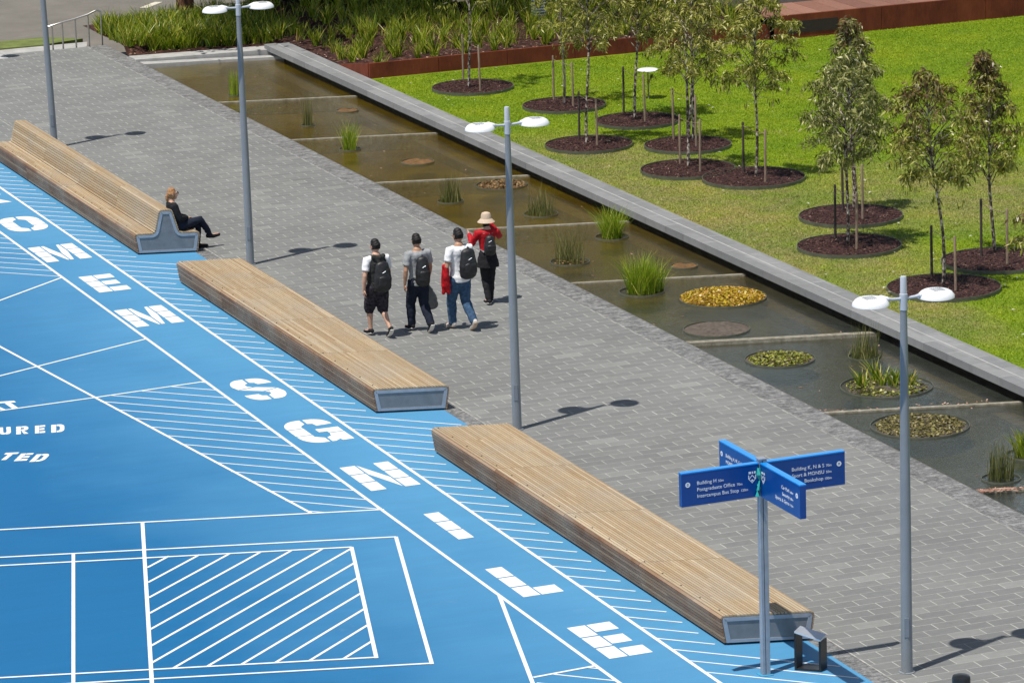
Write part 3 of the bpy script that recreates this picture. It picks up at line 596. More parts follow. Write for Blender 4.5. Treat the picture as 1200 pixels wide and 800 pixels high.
b = MB(); b.box((15, 2.6, 0.4), (30.4, 1.6, 0.75)); b.build('rear_plinth', simple('dark_timber', (0.035, 0.025, 0.02), 0.8, 0.3, 5), wl)

# ------------------------------------------------------------------ handrail
hr = thing('handrail', (3.9, 37.8, 0), 'thin stainless steel handrail at the top of the steps', 'handrail')
xs_ = [at(p, 55, 0).x-3.9 for p in (57, 71, 89, 107, 125)]; hs = [0.58, 0.66, 0.72, 0.80, 0.86]
b = MB(); b.tube([(xs_[0]-.12, 0.02, hs[0]-0.02), (xs_[0]-.1, .02, hs[0])]+[(x, 0.02, h) for x, h in zip(xs_, hs)][1:-1]+[(xs_[3]+.18, .02, 0.87), (xs_[4]-.10, 0.02, 0.89), (xs_[4]-.02, 0.02, 0.86), (xs_[4], .02, .78)], 0.024, 10); b.build('rail', M_STEEL, hr, True)
for x, h in zip(xs_, hs):
    b = MB(); b.tube([(x, .02, -0.3), (x, .02, h-0.01)], 0.022, 8); b.build('post', M_STEEL, hr, True)

# ------------------------------------------------------------------ benches
SK = Vector((math.cos(rad(-17.2)), math.sin(rad(-17.2))))
def resample(path, step):
    out = []; acc = 0.0; 
    for i in range(len(path)-1):
        a, c = Vector(path[i]), Vector(path[i+1]); L = (c-a).length; t = step/2 if not out else acc
        while t < L: out.append((a+(c-a)*(t/L), (c-a).normalized())); t += step
        acc = t-L
    return out
def bench(y_near, L, back, label):
    t = thing('timber_bench', (-1.29, y_near, 0), label, 'bench', 'long slatted timber benches beside the court')
    def P3(w_, z, u): return Vector((w_*SK.x, w_*SK.y+u, z))
    def rnd(a, c, d, r=0.035, n=3):
        a, c, d = Vector(a), Vector(c), Vector(d); p = c+(a-c).normalized()*r; q = c+(d-c).normalized()*r
        return [tuple(p.lerp(c, s).lerp(c.lerp(q, s), s)) for s in [j/n for j in range(n+1)]]
    cor = [(0.0, 0.03), (-0.06, 0.415), (1.22, 0.415), (1.16, 0.03)] if not back else [(0.0, 0.03), (-0.06, 0.415), (0.335, 0.415), (0.445, 0.865), (0.70, 0.865), (0.82, 0.415), (1.22, 0.415), (1.16, 0.03)]
    path = [cor[0]]
    for i in range(1, len(cor)-1): path += rnd(cor[i-1], cor[i], cor[i+1], 0.095 if i in (1, len(cor)-2) else 0.06, 5)
    path += [cor[-1]]
    nsec = 4; secs = [(L*i/nsec+0.004, L*(i+1)/nsec-0.004) for i in range(nsec)]
    top = MB(); side = MB()
    for (p, d) in resample(path, 0.0485):
        n = Vector((-d.y, d.x)); nn = n if True else n
        hw, th = 0.0195, 0.024
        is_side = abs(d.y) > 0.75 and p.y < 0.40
        for (u0_, u1_) in secs:
            # random butt joints inside sections
            cuts = [u0_, u1_]
            if random.random() < 0.45: cuts = [u0_, u0_+(u1_-u0_)*random.choice((0.33, 0.5, 0.66)), u1_]
            for ca, cb in zip(cuts[:-1], cuts[1:]):
                vs = []
                for u in (ca+.0015, cb-.0015):
                    for sa, sb in ((-1, -1), (1, -1), (1, 0), (-1, 0)):
                        q = p+d*(hw*sa)+n*(th*sb*1.0)
                        vs.append(P3(q.x, q.y, u))
                (side if is_side else top).add(vs, [(0, 1, 2, 3), (7, 6, 5, 4), (0, 4, 5, 1), (1, 5, 6, 2), (2, 6, 7, 3), (3, 7, 4, 0)])
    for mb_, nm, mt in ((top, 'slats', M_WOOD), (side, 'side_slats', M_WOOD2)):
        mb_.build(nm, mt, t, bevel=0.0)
    ins = []
    for i, c_ in enumerate(path):     # offset profile inwards for the steel carcass
        a = Vector(path[max(i-1, 0)]); e = Vector(path[min(i+1, len(path)-1)]); d = (e-a).normalized(); n = Vector((-d.y, d.x)); ins.append(Vector(c_)-n*0.031)
    ins2 = []
    for i, c_ in enumerate(path):
        a = Vector(path[max(i-1, 0)]); e = Vector(path[min(i+1, len(path)-1)]); d = (e-a).normalized(); n = Vector((-d.y, d.x)); ins2.append(Vector(c_)-n*0.085)
    ins2[0].y = 0.075; ins2[-1].y = 0.075; ins2[0].x = ins[0].x+0.055; ins2[-1].x = ins[-1].x-0.055
    # carcass
    def extr(pl, u0_, u1_):
        n_ = len(pl); vs = [P3(q.x, q.y, u0_) for q in pl]+[P3(q.x, q.y, u1_) for q in pl]
        from mathutils.geometry import tessellate_polygon as _tp
        tris = _tp([[Vector((q.x, q.y, 0)) for q in pl]]); cap = [tuple(t_) for t_ in tris]+[tuple(i_+n_ for i_ in t_[::-1]) for t_ in tris]
        return vs, cap+[(i, i+n_, (i+1) % n_+n_, (i+1) % n_) for i in range(n_)]
    b = MB(); v_, f_ = extr(ins, 0.03, L-0.03); b.add(v_, f_); b.build('carcass', M_DARK, t)
    b = MB(); vs = [P3(q[0], q[1], u) for u in (0.06, L-0.06) for q in ((0.07, 0.0), (1.09, 0.0), (1.09, 0.06), (0.07, 0.06))]
    b.add(vs, [(0, 1, 2, 3), (7, 6, 5, 4), (0, 4, 5, 1), (1, 5, 6, 2), (2, 6, 7, 3), (3, 7, 4, 0)]); b.build('base', M_DARK, t)
    for u0_, s_ in ((0.0, 1), (L, -1)):
        b = MB(); v_, f_ = extr(ins2, u0_+0.014*s_, u0_+0.035*s_); b.add(v_, f_); e_ = b.build('end_panel', M_GALV, t)
        b = MB(); n_ = len(ins); vs = []
        for u in (u0_+0.001*s_, u0_+0.04*s_):
            vs += [P3(q.x, q.y, u) for q in ins]+[P3(q.x, q.y, u) for q in ins2]
        fs = []
        for i in range(n_):
            j = (i+1) % n_; fs += [(i, j, n_+j, n_+i), (2*n_+i, 3*n_+i, 3*n_+j, 2*n_+j), (i, 2*n_+i, 2*n_+j, j), (n_+i, n_+j, 3*n_+j, 3*n_+i)]
        b.add(vs, fs); b.build('flange', M_GALVF, e_)
    # bolts on the front nosing
    u = 0.25
    while u < L:
        b = MB(); b.box(P3(0.045, 0.418, u), (0.014, 0.03, 0.006)); b.build('bolt', M_DARK, t); u += 0.62
    return t
bench(-13.98, 10.86, False, 'nearest low flat timber bench, beside the blue fingerpost')
bench(-0.40, 10.86, False, 'middle flat timber bench, between the two other long benches')
bench(13.20, 10.86, True, 'far timber bench with a raised backrest and a seated woman')

# ------------------------------------------------------------------ lamps
def lamp(x, y, label, lean=0.0):
    t = thing('street_lamp', (x, y, 0), label, 'street lamp', 'twin-headed lamp posts along the walkway')
    t.rotation_euler = (0, 0, 0)
    if lean: t.rotation_euler = (0, lean, 0)
    b = MB(); b.lathe([(0.074, 0), (0.073, 0.6), (0.068, 2.2), (0.055, 3.9), (0.043, 4.80)], n=24); b.build('pole', M_POLE, t, True)
    b = MB(); b.lathe([(0.105, 0.0), (0.105, 0.012), (0.0745, 0.014)], n=24); pb_ = b.build('base_plate', M_POLE, t)
    for q_ in range(4):
        b = MB(); a_ = q_*math.pi/2+.78; b.lathe([(.010, .012), (.010, .026), (0, .028)], c=(.090*math.cos(a_), .090*math.sin(a_), 0), n=6); b.build('bolt', M_STEEL, pb_)
    b = MB(); b.box((-0.030, -0.0655, 0.62), (0.062, 0.012, 0.26), rz=rad(-24)); b.build('access_hatch', simple('hatch_paint', (0.17, 0.195, 0.23), .45, .08, 4), t, bevel=.003)
    b = MB(); b.lathe([(0.044, 4.78), (0.050, 4.785), (0.050, 4.99), (0.043, 4.995), (0.040, 5.2), (0.036, 5.215), (0, 5.22)], n=24); b.build('collar', M_POLE2, t, True)
    for s in (-1, 1):
        b = MB(); b.tube([(s*0.04, 0, 4.93), (s*0.16, 0, 4.935), (s*0.24, 0, 4.945)], [0.020, 0.020, 0.030], 10); b.build('arm', M_POLE2, t, True)
        hx = s*0.46
        b = MB(); b.lathe([(0.0, 4.885), (0.20, 4.885), (0.236, 4.895), (0.232, 4.925), (0.20, 4.965), (0.165, 4.985), (0.0, 4.99)], c=(hx, 0, 0), n=36)
        # shoulder where the arm meets the dome
        b.tube([(s*0.22, 0, 4.945), (s*0.32, 0, 4.965), (s*0.42, 0, 4.97)], [0.03, 0.045, 0.02], 10)
        hd = b.build('lamp_head', M_LAMPW, t, True)
        b = MB()
        for j in range(6): b.box((hx+s*(-0.05+j*0.027), 0.0, 4.992), (0.010, 0.16, 0.008))
        b.build('cooling_fin', M_LENS, hd)
        b = MB(); b.lathe([(0.0, 4.878), (0.17, 4.878), (0.175, 4.884), (0, 4.8842)], c=(hx, 0, 0), n=28); b.build('lens', M_LENS, hd, True)
    return t
lamp(0.34, -16.05, 'nearest twin-headed grey lamp post, right of the fingerpost')
lamp(0.37, -2.43, 'twin-headed grey lamp post at the far end of the nearest bench')
lamp(0.37, 11.29, 'twin-headed grey lamp post at the far end of the middle bench')
lamp(0.24, 24.85, 'grey lamp post behind the backrest bench, its top cut off by the picture', rad(-1.2))
l0 = at(5, 67, 0); lamp(l0.x-1.99, l0.y-0.63, 'lamp post beyond the left edge of the picture, throwing its shadow on the pale strip')
# the pale disc of a small lamp seen above the stake among the trees
pb = at(755, 118, LZ); hz = height_at(at(760, 116, LZ), 760, 81.5)
t = thing('garden_light', (at(760, 116, LZ).x, at(760, 116, LZ).y, LZ), 'small white disc-topped garden light among the young trees', 'garden light')
b = MB(); b.tube([(0, 0, 0), (0, 0, hz-LZ-0.02)], 0.018, 8); b.build('post', M_BARK2, t, True)
b = MB(); b.lathe([(0, hz-LZ-.03), (0.22, hz-LZ-.03), (0.245, hz-LZ-.01), (0.21, hz-LZ+.012), (0.10, hz-LZ+.018), (0.0, hz-LZ+0.018)], n=28); b.build('lamp_head', M_LAMPW, t, True)

# ------------------------------------------------------------------ fingerpost
sp = at(896.5, 790, 0); SH = 2.84
fp = thing('fingerpost', (sp.x, sp.y, 0), 'tall blue four-armed fingerpost on a grey pole by the nearest bench', 'fingerpost')
b = MB(); b.box((-0.026, 0, 1.44), (0.040, 0.085, 2.88)); b.box((0.030, 0.0, 1.44), (0.055, 0.10, 2.86)); b.box((0, 0, 2.885), (0.11, 0.11, 0.02)); b.build('pole', M_GALVF, fp, bevel=0.004)
b = MB(); b.box((0.0, 0, 0.006), (0.17, 0.17, 0.012)); b.build('base_plate', simple('blue_base', (0.05, 0.27, 0.45), 0.5), fp)
def text_mesh(txt, size, align='LEFT'):
    cu = bpy.data.curves.new('t', 'FONT'); cu.body = txt; cu.size = size; cu.align_x = align; cu.extrude = 0.0008; cu.resolution_u = 3
    o = bpy.data.objects.new('t', cu); COL.objects.link(o); dg = bpy.context.evaluated_depsgraph_get(); me = bpy.data.meshes.new_from_object(o.evaluated_get(dg))
    bpy.data.objects.remove(o); return me
def blade(ang, L, rows, side):
    """side=+1: readable face looks to the -normal side, text starts at far end (left); -1: text ends at the far end (right)"""
    hgt, th = 0.43, 0.085
    c, s = math.cos(ang), math.sin(ang); Mx = Matrix(((c, -s, 0), (s, c, 0), (0, 0, 1)))
    b = MB(); b.box(Mx@Vector((0.055+(L-0.055)/2, 0, SH-hgt/2-0.01)), (L-0.055, th, hgt), M=Mx); o = b.build('sign_blade', M_SIGN, fp, bevel=0.004)
    b = MB(); b.box(Mx@Vector((0.055+(L-0.055)/2, 0, SH-0.004)), (L-0.055, th+0.006, 0.016), M=Mx); b.build('top_trim', M_SIGNL, o)
    # frame of the readable face: ex = reading direction, ez up, face normal
    ex = Vector((c, s, 0)) if side < 0 else Vector((-c, -s, 0)); nrm = ex.cross(Vector((0, 0, 1)))
    org = Vector((0, 0, 0))+nrm*(th/2+0.003)
    def place(me, xr, z, nm='lettering'):
        R = Matrix(((ex.x, 0, nrm.x, 0), (ex.y, 0, nrm.y, 0), (0, 1, 0, 0), (0, 0, 0, 1)))
        me.transform(Matrix.Translation(org+ex*xr+Vector((0, 0, z)))@R)
        return me
    parts = []
    al = 'LEFT' if side > 0 else 'RIGHT'; x_t = (-L+0.21) if side > 0 else (L-0.19)
    for i, (a_, m_) in enumerate(rows):
        z = SH-0.17-0.085*i
        if side > 0:
            me = text_mesh(a_, 0.066); wtx = max(v.co.x for v in me.vertices) if len(me.vertices) else 0; parts.append(place(me, x_t, z)); parts.append(place(text_mesh(m_, 0.046), x_t+wtx+0.025, z))
        else:
            me = text_mesh(m_, 0.046, 'RIGHT'); wtx = -min(v.co.x for v in me.vertices); parts.append(place(me, x_t, z)); parts.append(place(text_mesh(a_, 0.066, 'RIGHT'), x_t-wtx-0.025, z))
    # arrow disc at the tip, shield next to the pole
    def flat(polys, xr, z):
        mb = MB()
        for pl in polys: mb.add([(x, y, 0.0) for x, y in pl], [tuple(range(len(pl)))])
        me = mesh(mb.v, mb.f); return place(me, xr, z)
    ring = []
    n = 20
    for i in range(n):
        a0, a1 = 2*math.pi*i/n, 2*math.pi*(i+1)/n
        ring.append([(0.034*math.cos(a0), 0.034*math.sin(a0)), (0.034*math.cos(a1), 0.034*math.sin(a1)), (0.016*math.cos(a1), 0.016*math.sin(a1)), (0.016*math.cos(a0), 0.016*math.sin(a0))])
    ring += [[(-0.017, -0.004), (0.017, -0.004), (0.017, 0.004), (-0.017, 0.004)]]
    tipx = (-L+0.085) if side > 0 else (L-0.085)
    parts.append(flat(ring, tipx, SH-0.155))
    sh = [[(-.05, .045), (-.012, .045), (-.012, .075), (-.05, .075)], [(-.002, .045), (.014, .045), (.014, .075), (-.002, .075)], [(.026, .045), (.05, .045), (.05, .075), (.026, .075)],
          [(-.055, .03), (-.042, .03), (-.042, -.02), (-.055, -.02)], [(.042, .03), (.055, .03), (.055, -.02), (.042, -.02)], [(-.055, -.02), (-.042, -.02), (0, -.066), (0, -.080)], [(.042, -.02), (.055, -.02), (0, -.080), (0, -.066)],
          [(-.04, -.012), (-.04, -.028), (0, .018), (0, .034)], [(.04, -.028), (.04, -.012), (0, .034), (0, .018)], [(-.018, -.042), (0, -.024), (.018, -.042), (0, -.058)]]
    parts.append(flat(sh, (-0.15 if side > 0 else 0.15), SH-0.17))
    bm = bmesh.new()
    for me in parts: bm.from_mesh(me)
    me = bpy.data.meshes.new('txt'); bm.to_mesh(me); bm.free(); link('lettering', me, M_TXT, o)
blade(rad(180), 1.13, [('Building H', '50m'), ('Postgraduate Office', '70m'), ('Intercampus Bus Stop', '120m')], 1)
blade(rad(0), 1.16, [('Building K, N & S', '70m'), ('Monash Sport & MONSU', '50m'), ('Bookshop', '100m')], -1)
blade(rad(90), 1.20, [('Building A, N, G & B', '50m'), ('MONSU Lounge', '60m'), ('Theatre', '90m')], 1)
blade(rad(-90), 1.22, [('Car Park', '60m'), ('Security', '80m'), ('Sports & Gyms', '110m')], -1)
b = MB(); b.tube([(-.055, -.06, 2.78), (-.07, -.075, 2.70), (-.052, -.065, 2.62), (-.075, -.07, 2.55)], [.028, .034, .012, .022], 8); b.tube([(-.06, -.075, 2.62), (-.085, -.08, 2.50), (-.10, -.08, 2.42)], [.012, .02, .03], 6)
o = b.build('knotted_ribbon', M_TEAL, None, True); o.location = (sp.x, sp.y, 0); tag(o, 'teal ribbon knotted round the top of the fingerpost', 'ribbon')

# ------------------------------------------------------------------ black frame stand and bollard
st = thing('plaque_stand', (-0.90, -15.33, 0), 'small black steel frame stand with a slanted mirror top behind the fingerpost', 'stand')
e1 = Vector((0.22, -0.19)); e2 = Vector((0.25, 0.22))*0.62; ps = [Vector((0, 0)), e1*1.12, e1*1.12+e2, e2]
def plate(a, c, z0a, z1a, th=0.012):
    d = (c-a).normalized(); n = Vector((-d.y, d.x))*th/2; return [a+n, a-n, c-n, c+n], z0a, z1a
b = MB()
for (a, c, h) in ((ps[0], ps[3], 0.50), (ps[1], ps[2], 0.41)):
    pl, _, _ = plate(a, c, 0, 0, 0.03); b.prism(pl, 0.0, h)
b.prism([ps[0]+e1*.06, ps[1]-e1*.06, ps[2]-e1*.06, ps[3]+e1*.06], 0.0, 0.03); b.build('frame', M_DARK, st, bevel=0.003)
b = MB(); b.add([(*(q-e1*.04 if i in (0, 3) else q+e1*.04), z) for i, (q, z) in enumerate(zip(ps, (0.503, 0.413, 0.43, 0.52)))]+[(*(q-e1*.04 if i in (0, 3) else q+e1*.04), z+0.022) for i, (q, z) in enumerate(zip(ps, (0.503, 0.413, 0.43, 0.52)))],
      [(0, 1, 2, 3), (7, 6, 5, 4), (0, 4, 5, 1), (1, 5, 6, 2), (2, 6, 7, 3), (3, 7, 4, 0)]); b.build('top_plate', M_CHROME, st, bevel=0.002)
bo = thing('bollard', (-0.34, -18.83, 0), 'short black cylindrical bollard at the bottom edge near the lamp post', 'bollard')
b = MB(); b.lathe([(0.112, 0), (0.112, 0.86), (0.104, 0.885), (0.06, 0.9), (0, 0.903)], n=28); b.build('body', M_DARK, bo, True)
b = MB(); b.lathe([(0.1135, 0.78), (0.1135, 0.80)], n=28); b.build('band', M_STEEL, bo, True)

# ------------------------------------------------------------------ vegetation helpers
def blades(n, pos, h, wd, lean, curve=0.5, seg=3, hv=0.35):
    """n curved blades as quad strips; pos(i)->(x,y,z); returns (k*4,3) array"""
    out = []
    for i in range(n):
        x, y, z = pos(i); a = random.uniform(0, 2*math.pi); hh = h*random.uniform(1-hv, 1+hv*0.4); ln = lean*random.uniform(0.15, 1.0)*hh; cv = curve*random.uniform(0.3, 1.2)
        dx, dy = math.cos(a), math.sin(a); fa = random.uniform(0, math.pi); wx, wy = math.cos(fa), math.sin(fa); w2 = wd*random.uniform(0.6, 1.2)/2
        prev = None
        for s in range(seg+1):
            t = s/seg; r = ln*(t*(1-cv)+cv*t*t*1.3); zz = z+hh*(t-cv*0.35*t*t*t*(ln/hh if hh else 0)*1.4)
            ww = w2*(1-t**1.8*0.92); c = (x+dx*r, y+dy*r, zz)
            cur = ((c[0]-wx*ww, c[1]-wy*ww, c[2]), (c[0]+wx*ww, c[1]+wy*ww, c[2]))
            if prev: out += [prev[0], prev[1], cur[1], cur[0]]
            prev = cur
    return out
def weld(me):                       # joins the quads of one blade so that a blade is one island
    bm = bmesh.new(); bm.from_mesh(me); bmesh.ops.remove_doubles(bm, verts=bm.verts[:], dist=1e-6); bm.to_mesh(me); bm.free(); return me
def disc_pos(R, z, pw=0.5):
    def f(i):
        a = random.uniform(0, 2*math.pi); r = R*random.random()**pw; return (r*math.cos(a), r*math.sin(a), z)
    return f

# ------------------------------------------------------------------ lawn blades
def lawn_blades(n):
    P = []
    cnt = 0; A_ = []
    while cnt < n:
        m = 200000
        x = rng.uniform(8.9, 36, m); y = rng.uniform(-14, 28.1, m)
        v0 = x-CAM.x; v1 = y-CAM.y; v2 = LZ-CAM.z
        dep = v0*fwd.x+v1*fwd.y+v2*fwd.z; px = 600+F*(v0*RT.x+v1*RT.y+v2*RT.z)/dep; py = 400-F*(v0*UP.x+v1*UP.y+v2*UP.z)/dep
        ok = (px > -25) & (px < 1225) & (py > -20) & (py < 820)
        # denser where it is near, as seen
        A_.append(np.stack([x[ok], y[ok]], 1)); cnt += ok.sum()
    A_ = np.concatenate(A_)[:n]; m = len(A_)
    keep = np.ones(m, bool)
    for (cx, cy) in RINGS: keep &= (A_[:, 0]-cx)**2+(A_[:, 1]-cy)**2 > 0.93**2
    A_ = A_[keep]; m = len(A_)
    a = rng.uniform(0, 2*np.pi, m); h = rng.uniform(0.010, 0.032, m); wd = rng.uniform(0.006, 0.014, m); la = rng.uniform(0, 2*np.pi, m); lr = rng.uniform(0.01, 0.04, m)
    V = np.zeros((m, 3, 3)); V[:, 0, 0] = A_[:, 0]-np.cos(a)*wd; V[:, 0, 1] = A_[:, 1]-np.sin(a)*wd; V[:, 1, 0] = A_[:, 0]+np.cos(a)*wd; V[:, 1, 1] = A_[:, 1]+np.sin(a)*wd
    V[:, 0, 2] = V[:, 1, 2] = LZ-0.002; V[:, 2, 0] = A_[:, 0]+np.cos(la)*lr; V[:, 2, 1] = A_[:, 1]+np.sin(la)*lr; V[:, 2, 2] = LZ+h
    o = link('grass_blades', npmesh(V.reshape(-1, 3), 3), M_BLADE); tag(o, 'short mown bright green grass of the lawn', 'grass', kind='stuff')

# ------------------------------------------------------------------ mulch rings
RP = [(554, 102, 'at the farthest young tree, nearest the steel edging'), (661, 123, 'around the pale-trunked tree of the second row'), (747, 141, 'around the tree beside the white disc light'),
      (690, 169, 'around the tree nearest the middle of the pond edge'), (806, 169.5, 'behind the joined pair of rings'), (806, 198, 'left one of the joined pair of rings'), (883, 208, 'right one of the joined pair of rings'),
      (997, 252.5, 'rear one of the two rings left of the right-hand trees'), (995, 287.5, 'front one of the two rings left of the right-hand trees'), (1168, 305, 'running out at the right edge'), (1106, 336.5, 'nearest one, just behind the nearest lamp heads')]
RINGS = []
RR = [0.95, 0.94, 0.93, 0.94, 0.93, 0.98, 1.05, 1.01, 0.98, 1.02, 1.02]
for i, (px, py, lb) in enumerate(RP):
    c = at(px, py, LZ+0.05); RINGS.append((c.x, c.y)); R = RR[i]
    t = thing('mulch_ring', (c.x, c.y, LZ), 'round dark red mulch bed '+lb, 'mulch bed', 'round mulch beds on the lawn')
    b = MB(); b.lathe([(R-0.012, 0.0), (R, 0.0), (R, 0.075), (R-0.012, 0.075), (R-0.012, 0.0)], n=64); b.build('steel_edge', M_RIM, t, True)
    vs = [(0, 0, 0.066)]; fs = []
    for r_ in range(1, 7):
        for j in range(40):
            a = 2*math.pi*j/40; rr = (R-0.014)*r_/6; vs.append((rr*math.cos(a), rr*math.sin(a), 0.052+0.02*(1-r_/6)+random.uniform(-.006, .006)))
    for j in range(40): fs.append((0, 1+j, 1+(j+1) % 40))
    for r_ in range(5):
        for j in range(40): a, b2 = 1+r_*40+j, 1+r_*40+(j+1) % 40; fs.append((a, a+40, b2+40, b2))
    m = link('mulch', mesh(vs, fs), M_MULCH, t)
    V = []
    for j in range(1500):
        a = random.uniform(0, 2*math.pi); rr = (R-0.03)*math.sqrt(random.random()); x, y, z = rr*math.cos(a), rr*math.sin(a), 0.062+0.02*(1-rr/R)+random.uniform(0, .012)
        ang = random.uniform(0, math.pi); l, w_ = random.uniform(.012, .035), random.uniform(.005, .011); dx, dy = math.cos(ang), math.sin(ang); tz = random.uniform(-.012, .012)
        V += [(x-dx*l-dy*w_, y-dy*l+dx*w_, z-tz), (x-dx*l+dy*w_, y-dy*l-dx*w_, z-tz), (x+dx*l+dy*w_, y+dy*l-dx*w_, z+tz), (x+dx*l-dy*w_, y+dy*l+dx*w_, z+tz)]
    link('bark_chips', npmesh(np.array(V), 4), M_CHIP, m)['kind'] = 'stuff'
lawn_blades(420000)

# ------------------------------------------------------------------ young gum trees with stakes
def stake(bx, by, tx, ty, label, mat=M_STAKE):
    c = at(bx, by, LZ+0.05); hh = height_at(c, tx, ty)-LZ
    b = MB(); z = 0; lean = random.uniform(-.012, .012)
    b.lathe([(0.026, 0.0), (0.025, hh*0.5), (0.024, hh-0.02), (0.018, hh), (0, hh+0.002)], n=10)
    o = b.build('tree_stake', mat, None, True); o.location = (c.x, c.y, LZ); o.rotation_euler = (lean, lean*.7, 0); tag(o, label, 'stake', 'timber stakes beside the young trees'); return c, hh
def young_tree(base, top, ybot, half, n, label, mats=(M_LEAF_A, M_LEAF_R), bark=M_BARK, lean=(0, 0), red=0.12, prof='egg', trunks=1, leafl=0.125, tuft=None, tr=0.030):
    c = at(base[0], base[1], LZ+0.05); dep = (Vector((c.x, c.y, 1))-CAM).dot(fwd); s = F/dep
    zt = height_at(c, top[0], top[1])-LZ; zb = height_at(c, top[0], ybot)-LZ; R = half/s
    offx = (top[0]-base[0]+ (base[1]-top[1])*0.03)/s        # lean of the leader, to the right
    ex = Vector((r0.x, r0.y, 0))*offx
    t = thing('young_tree', (c.x, c.y, LZ), label, 'tree', 'staked young gum trees on the lawn')
    trunk = MB(); lv = []; mi = []
    def axis(z):
        q = max(0, z/zt); return ex*(q**1.6)+Vector((0.03*math.sin(z*2.1+base[0]), 0.03*math.cos(z*1.7+base[1]), z))
    zs = [i*zt*0.97/12 for i in range(13)]
    trunk.tube([axis(z)-Vector((0, 0, 0.0)) for z in zs], [tr*(1-0.82*z/zt)+0.004 for z in zs], 8)
    if trunks > 1:
        o2 = Vector((0.10, -0.05, 0)); trunk.tube([axis(z)*1.0+o2*(1+z*0.12)-Vector((0, 0, axis(z).z-z)) for z in zs[:9]], [tr*0.8*(1-0.8*z/zt)+.004 for z in zs[:9]], 8)
    def prf(q):
        if prof == 'cone': return max(0.08, (1-q)**0.75*(1.0 if q > 0.12 else 0.6+q*3.3))
        if prof == 'egg': return max(0.10, math.sin(math.pi*min(1, q*0.82+0.16))**0.75)
        return 1.0
    n = int(n*1.65); R *= 1.10; nb = max(16, int(n/85)); per = n/nb
    for i in range(nb):
        q = ((i+0.5)/nb)**0.95; z = zb+(zt-zb)*q; a = i*2.4+random.uniform(-.5, .5); rr = R*prf(q)*random.uniform(0.45, 1.20)
        p0 = axis(max(0.2, z-0.30*rr-0.1)); dirv = Vector((math.cos(a), math.sin(a), 0)); tip = axis(z)+dirv*rr+Vector((0, 0, random.uniform(-.05, .12)))
        mid = p0.lerp(tip, 0.55)+Vector((0, 0, 0.10+0.1*rr)); end = tip+dirv*.05+Vector((0, 0, -0.04-0.05*rr))
        pts = [p0, p0.lerp(mid, .6)+Vector((0, 0, .03)), mid, mid.lerp(tip, .6)+Vector((0, 0, .02)), tip, end]
        trunk.tube(pts, [0.011, 0.009, 0.007, 0.005, 0.003, 0.002], 4, False)
        for j in range(int(per*random.uniform(0.5, 1.5))):
            u = random.uniform(0.30, 1.0)**0.7*(len(pts)-1.001); k_ = int(u); p = pts[k_].lerp(pts[k_+1], u-k_)+Vector((random.gauss(0, .055), random.gauss(0, .055), random.gauss(0, .05)))
            d = Vector((random.gauss(0, .55), random.gauss(0, .55), -1.0+random.uniform(-.2, 1.1))).normalized(); L = leafl*random.uniform(0.6, 1.25)
            side = d.cross(Vector((random.gauss(0, 1), random.gauss(0, 1), random.gauss(0, .6)))).normalized()*L*random.uniform(.10, .15)
            m_ = p+d*L*0.42; bend = Vector((0, 0, -0.12*L)); lv += [p, m_-side, p+d*L+bend, m_+side]
            mi.append(1 if random.random() < red*(0.2+2.4*q*q) else 0)
    if tuft:                       # stray lower sprays
        for (tx, ty, cnt, rr) in tuft:
            zt2 = height_at(c, tx, ty)-LZ; off = Vector((r0.x, r0.y, 0))*((tx-base[0]+(base[1]-ty)*0.035)/s)
            ctr = off+Vector((0, 0, zt2)); trunk.tube([axis(zt2+0.05), axis(zt2+.05).lerp(ctr, .5)+Vector((0, 0, .06)), ctr], [.006, .004, .002], 4, False)
            for j in range(cnt):
                p = ctr+Vector((random.gauss(0, rr), random.gauss(0, rr), random.gauss(0, rr*.7))); d = Vector((random.gauss(0, .35), random.gauss(0, .35), -1)).normalized(); L = leafl*random.uniform(.6, 1.2)
                side = d.cross(Vector((random.gauss(0, 1), random.gauss(0, 1), .3))).normalized()*L*.12; m_ = p+d*L*.42; lv += [p, m_-side, p+d*L, m_+side]; mi.append(0)
    trunk.build('trunk', bark, t, True)
    me = npmesh(np.array([tuple(v) for v in lv]), 4); o = link('crown', me, list(mats), t)
    if len(me.polygons) == len(mi): me.polygons.foreach_set('material_index', mi)
    return t
young_tree((551, 102), (548, -150), 14, 42, 900, 'farthest young tree, only its thin trunk and lowest leaves in the picture', tuft=[(515, 6, 14, .05), (532, 5, 22, .06)])
young_tree((660, 122), (660, -95), 42, 42, 1700, 'young gum tree with a pale trunk and a leafy tuft low on it', bark=M_BARK2, tuft=[(659, 54, 40, .07), (661, 62, 30, .06)])
young_tree((689, 168), (690, -70), 56, 38, 2300, 'young gum tree with a blotchy black and white trunk, nearest the pond middle')
young_tree((745, 139.5), (750, -90), 46, 48, 2600, 'young gum tree with a broad crown beside the white disc light', leafl=0.15, tuft=[(765, 88, 10, .05), (780, 66, 14, .08)])
young_tree((805, 164), (806, -60), 88, 40, 2600, 'rear of the two young trees standing closest together, twin twisted stems', trunks=2)
young_tree((808, 196), (812, -20), 92, 36, 1900, 'front of the two young trees standing closest together, in the left joined ring')
young_tree((886, 208), (884, -6), 104, 44, 2600, 'well filled young gum tree in the right one of the joined mulch rings', mats=(M_LEAF_A, M_LEAF_A), tuft=[(848, 100, 50, .09), (905, 98, 20, .06), (904, 118, 16, .07), (873, 122, 8, .04), (920, 104, 9, .04)])
young_tree((1000, 247), (990, 24), 150, 42, 2300, 'tall narrow-topped young tree behind the other dense one, left of the right-hand pair', mats=(M_LEAF_B, M_LEAF_R), prof='cone', red=0.25, tr=0.045)
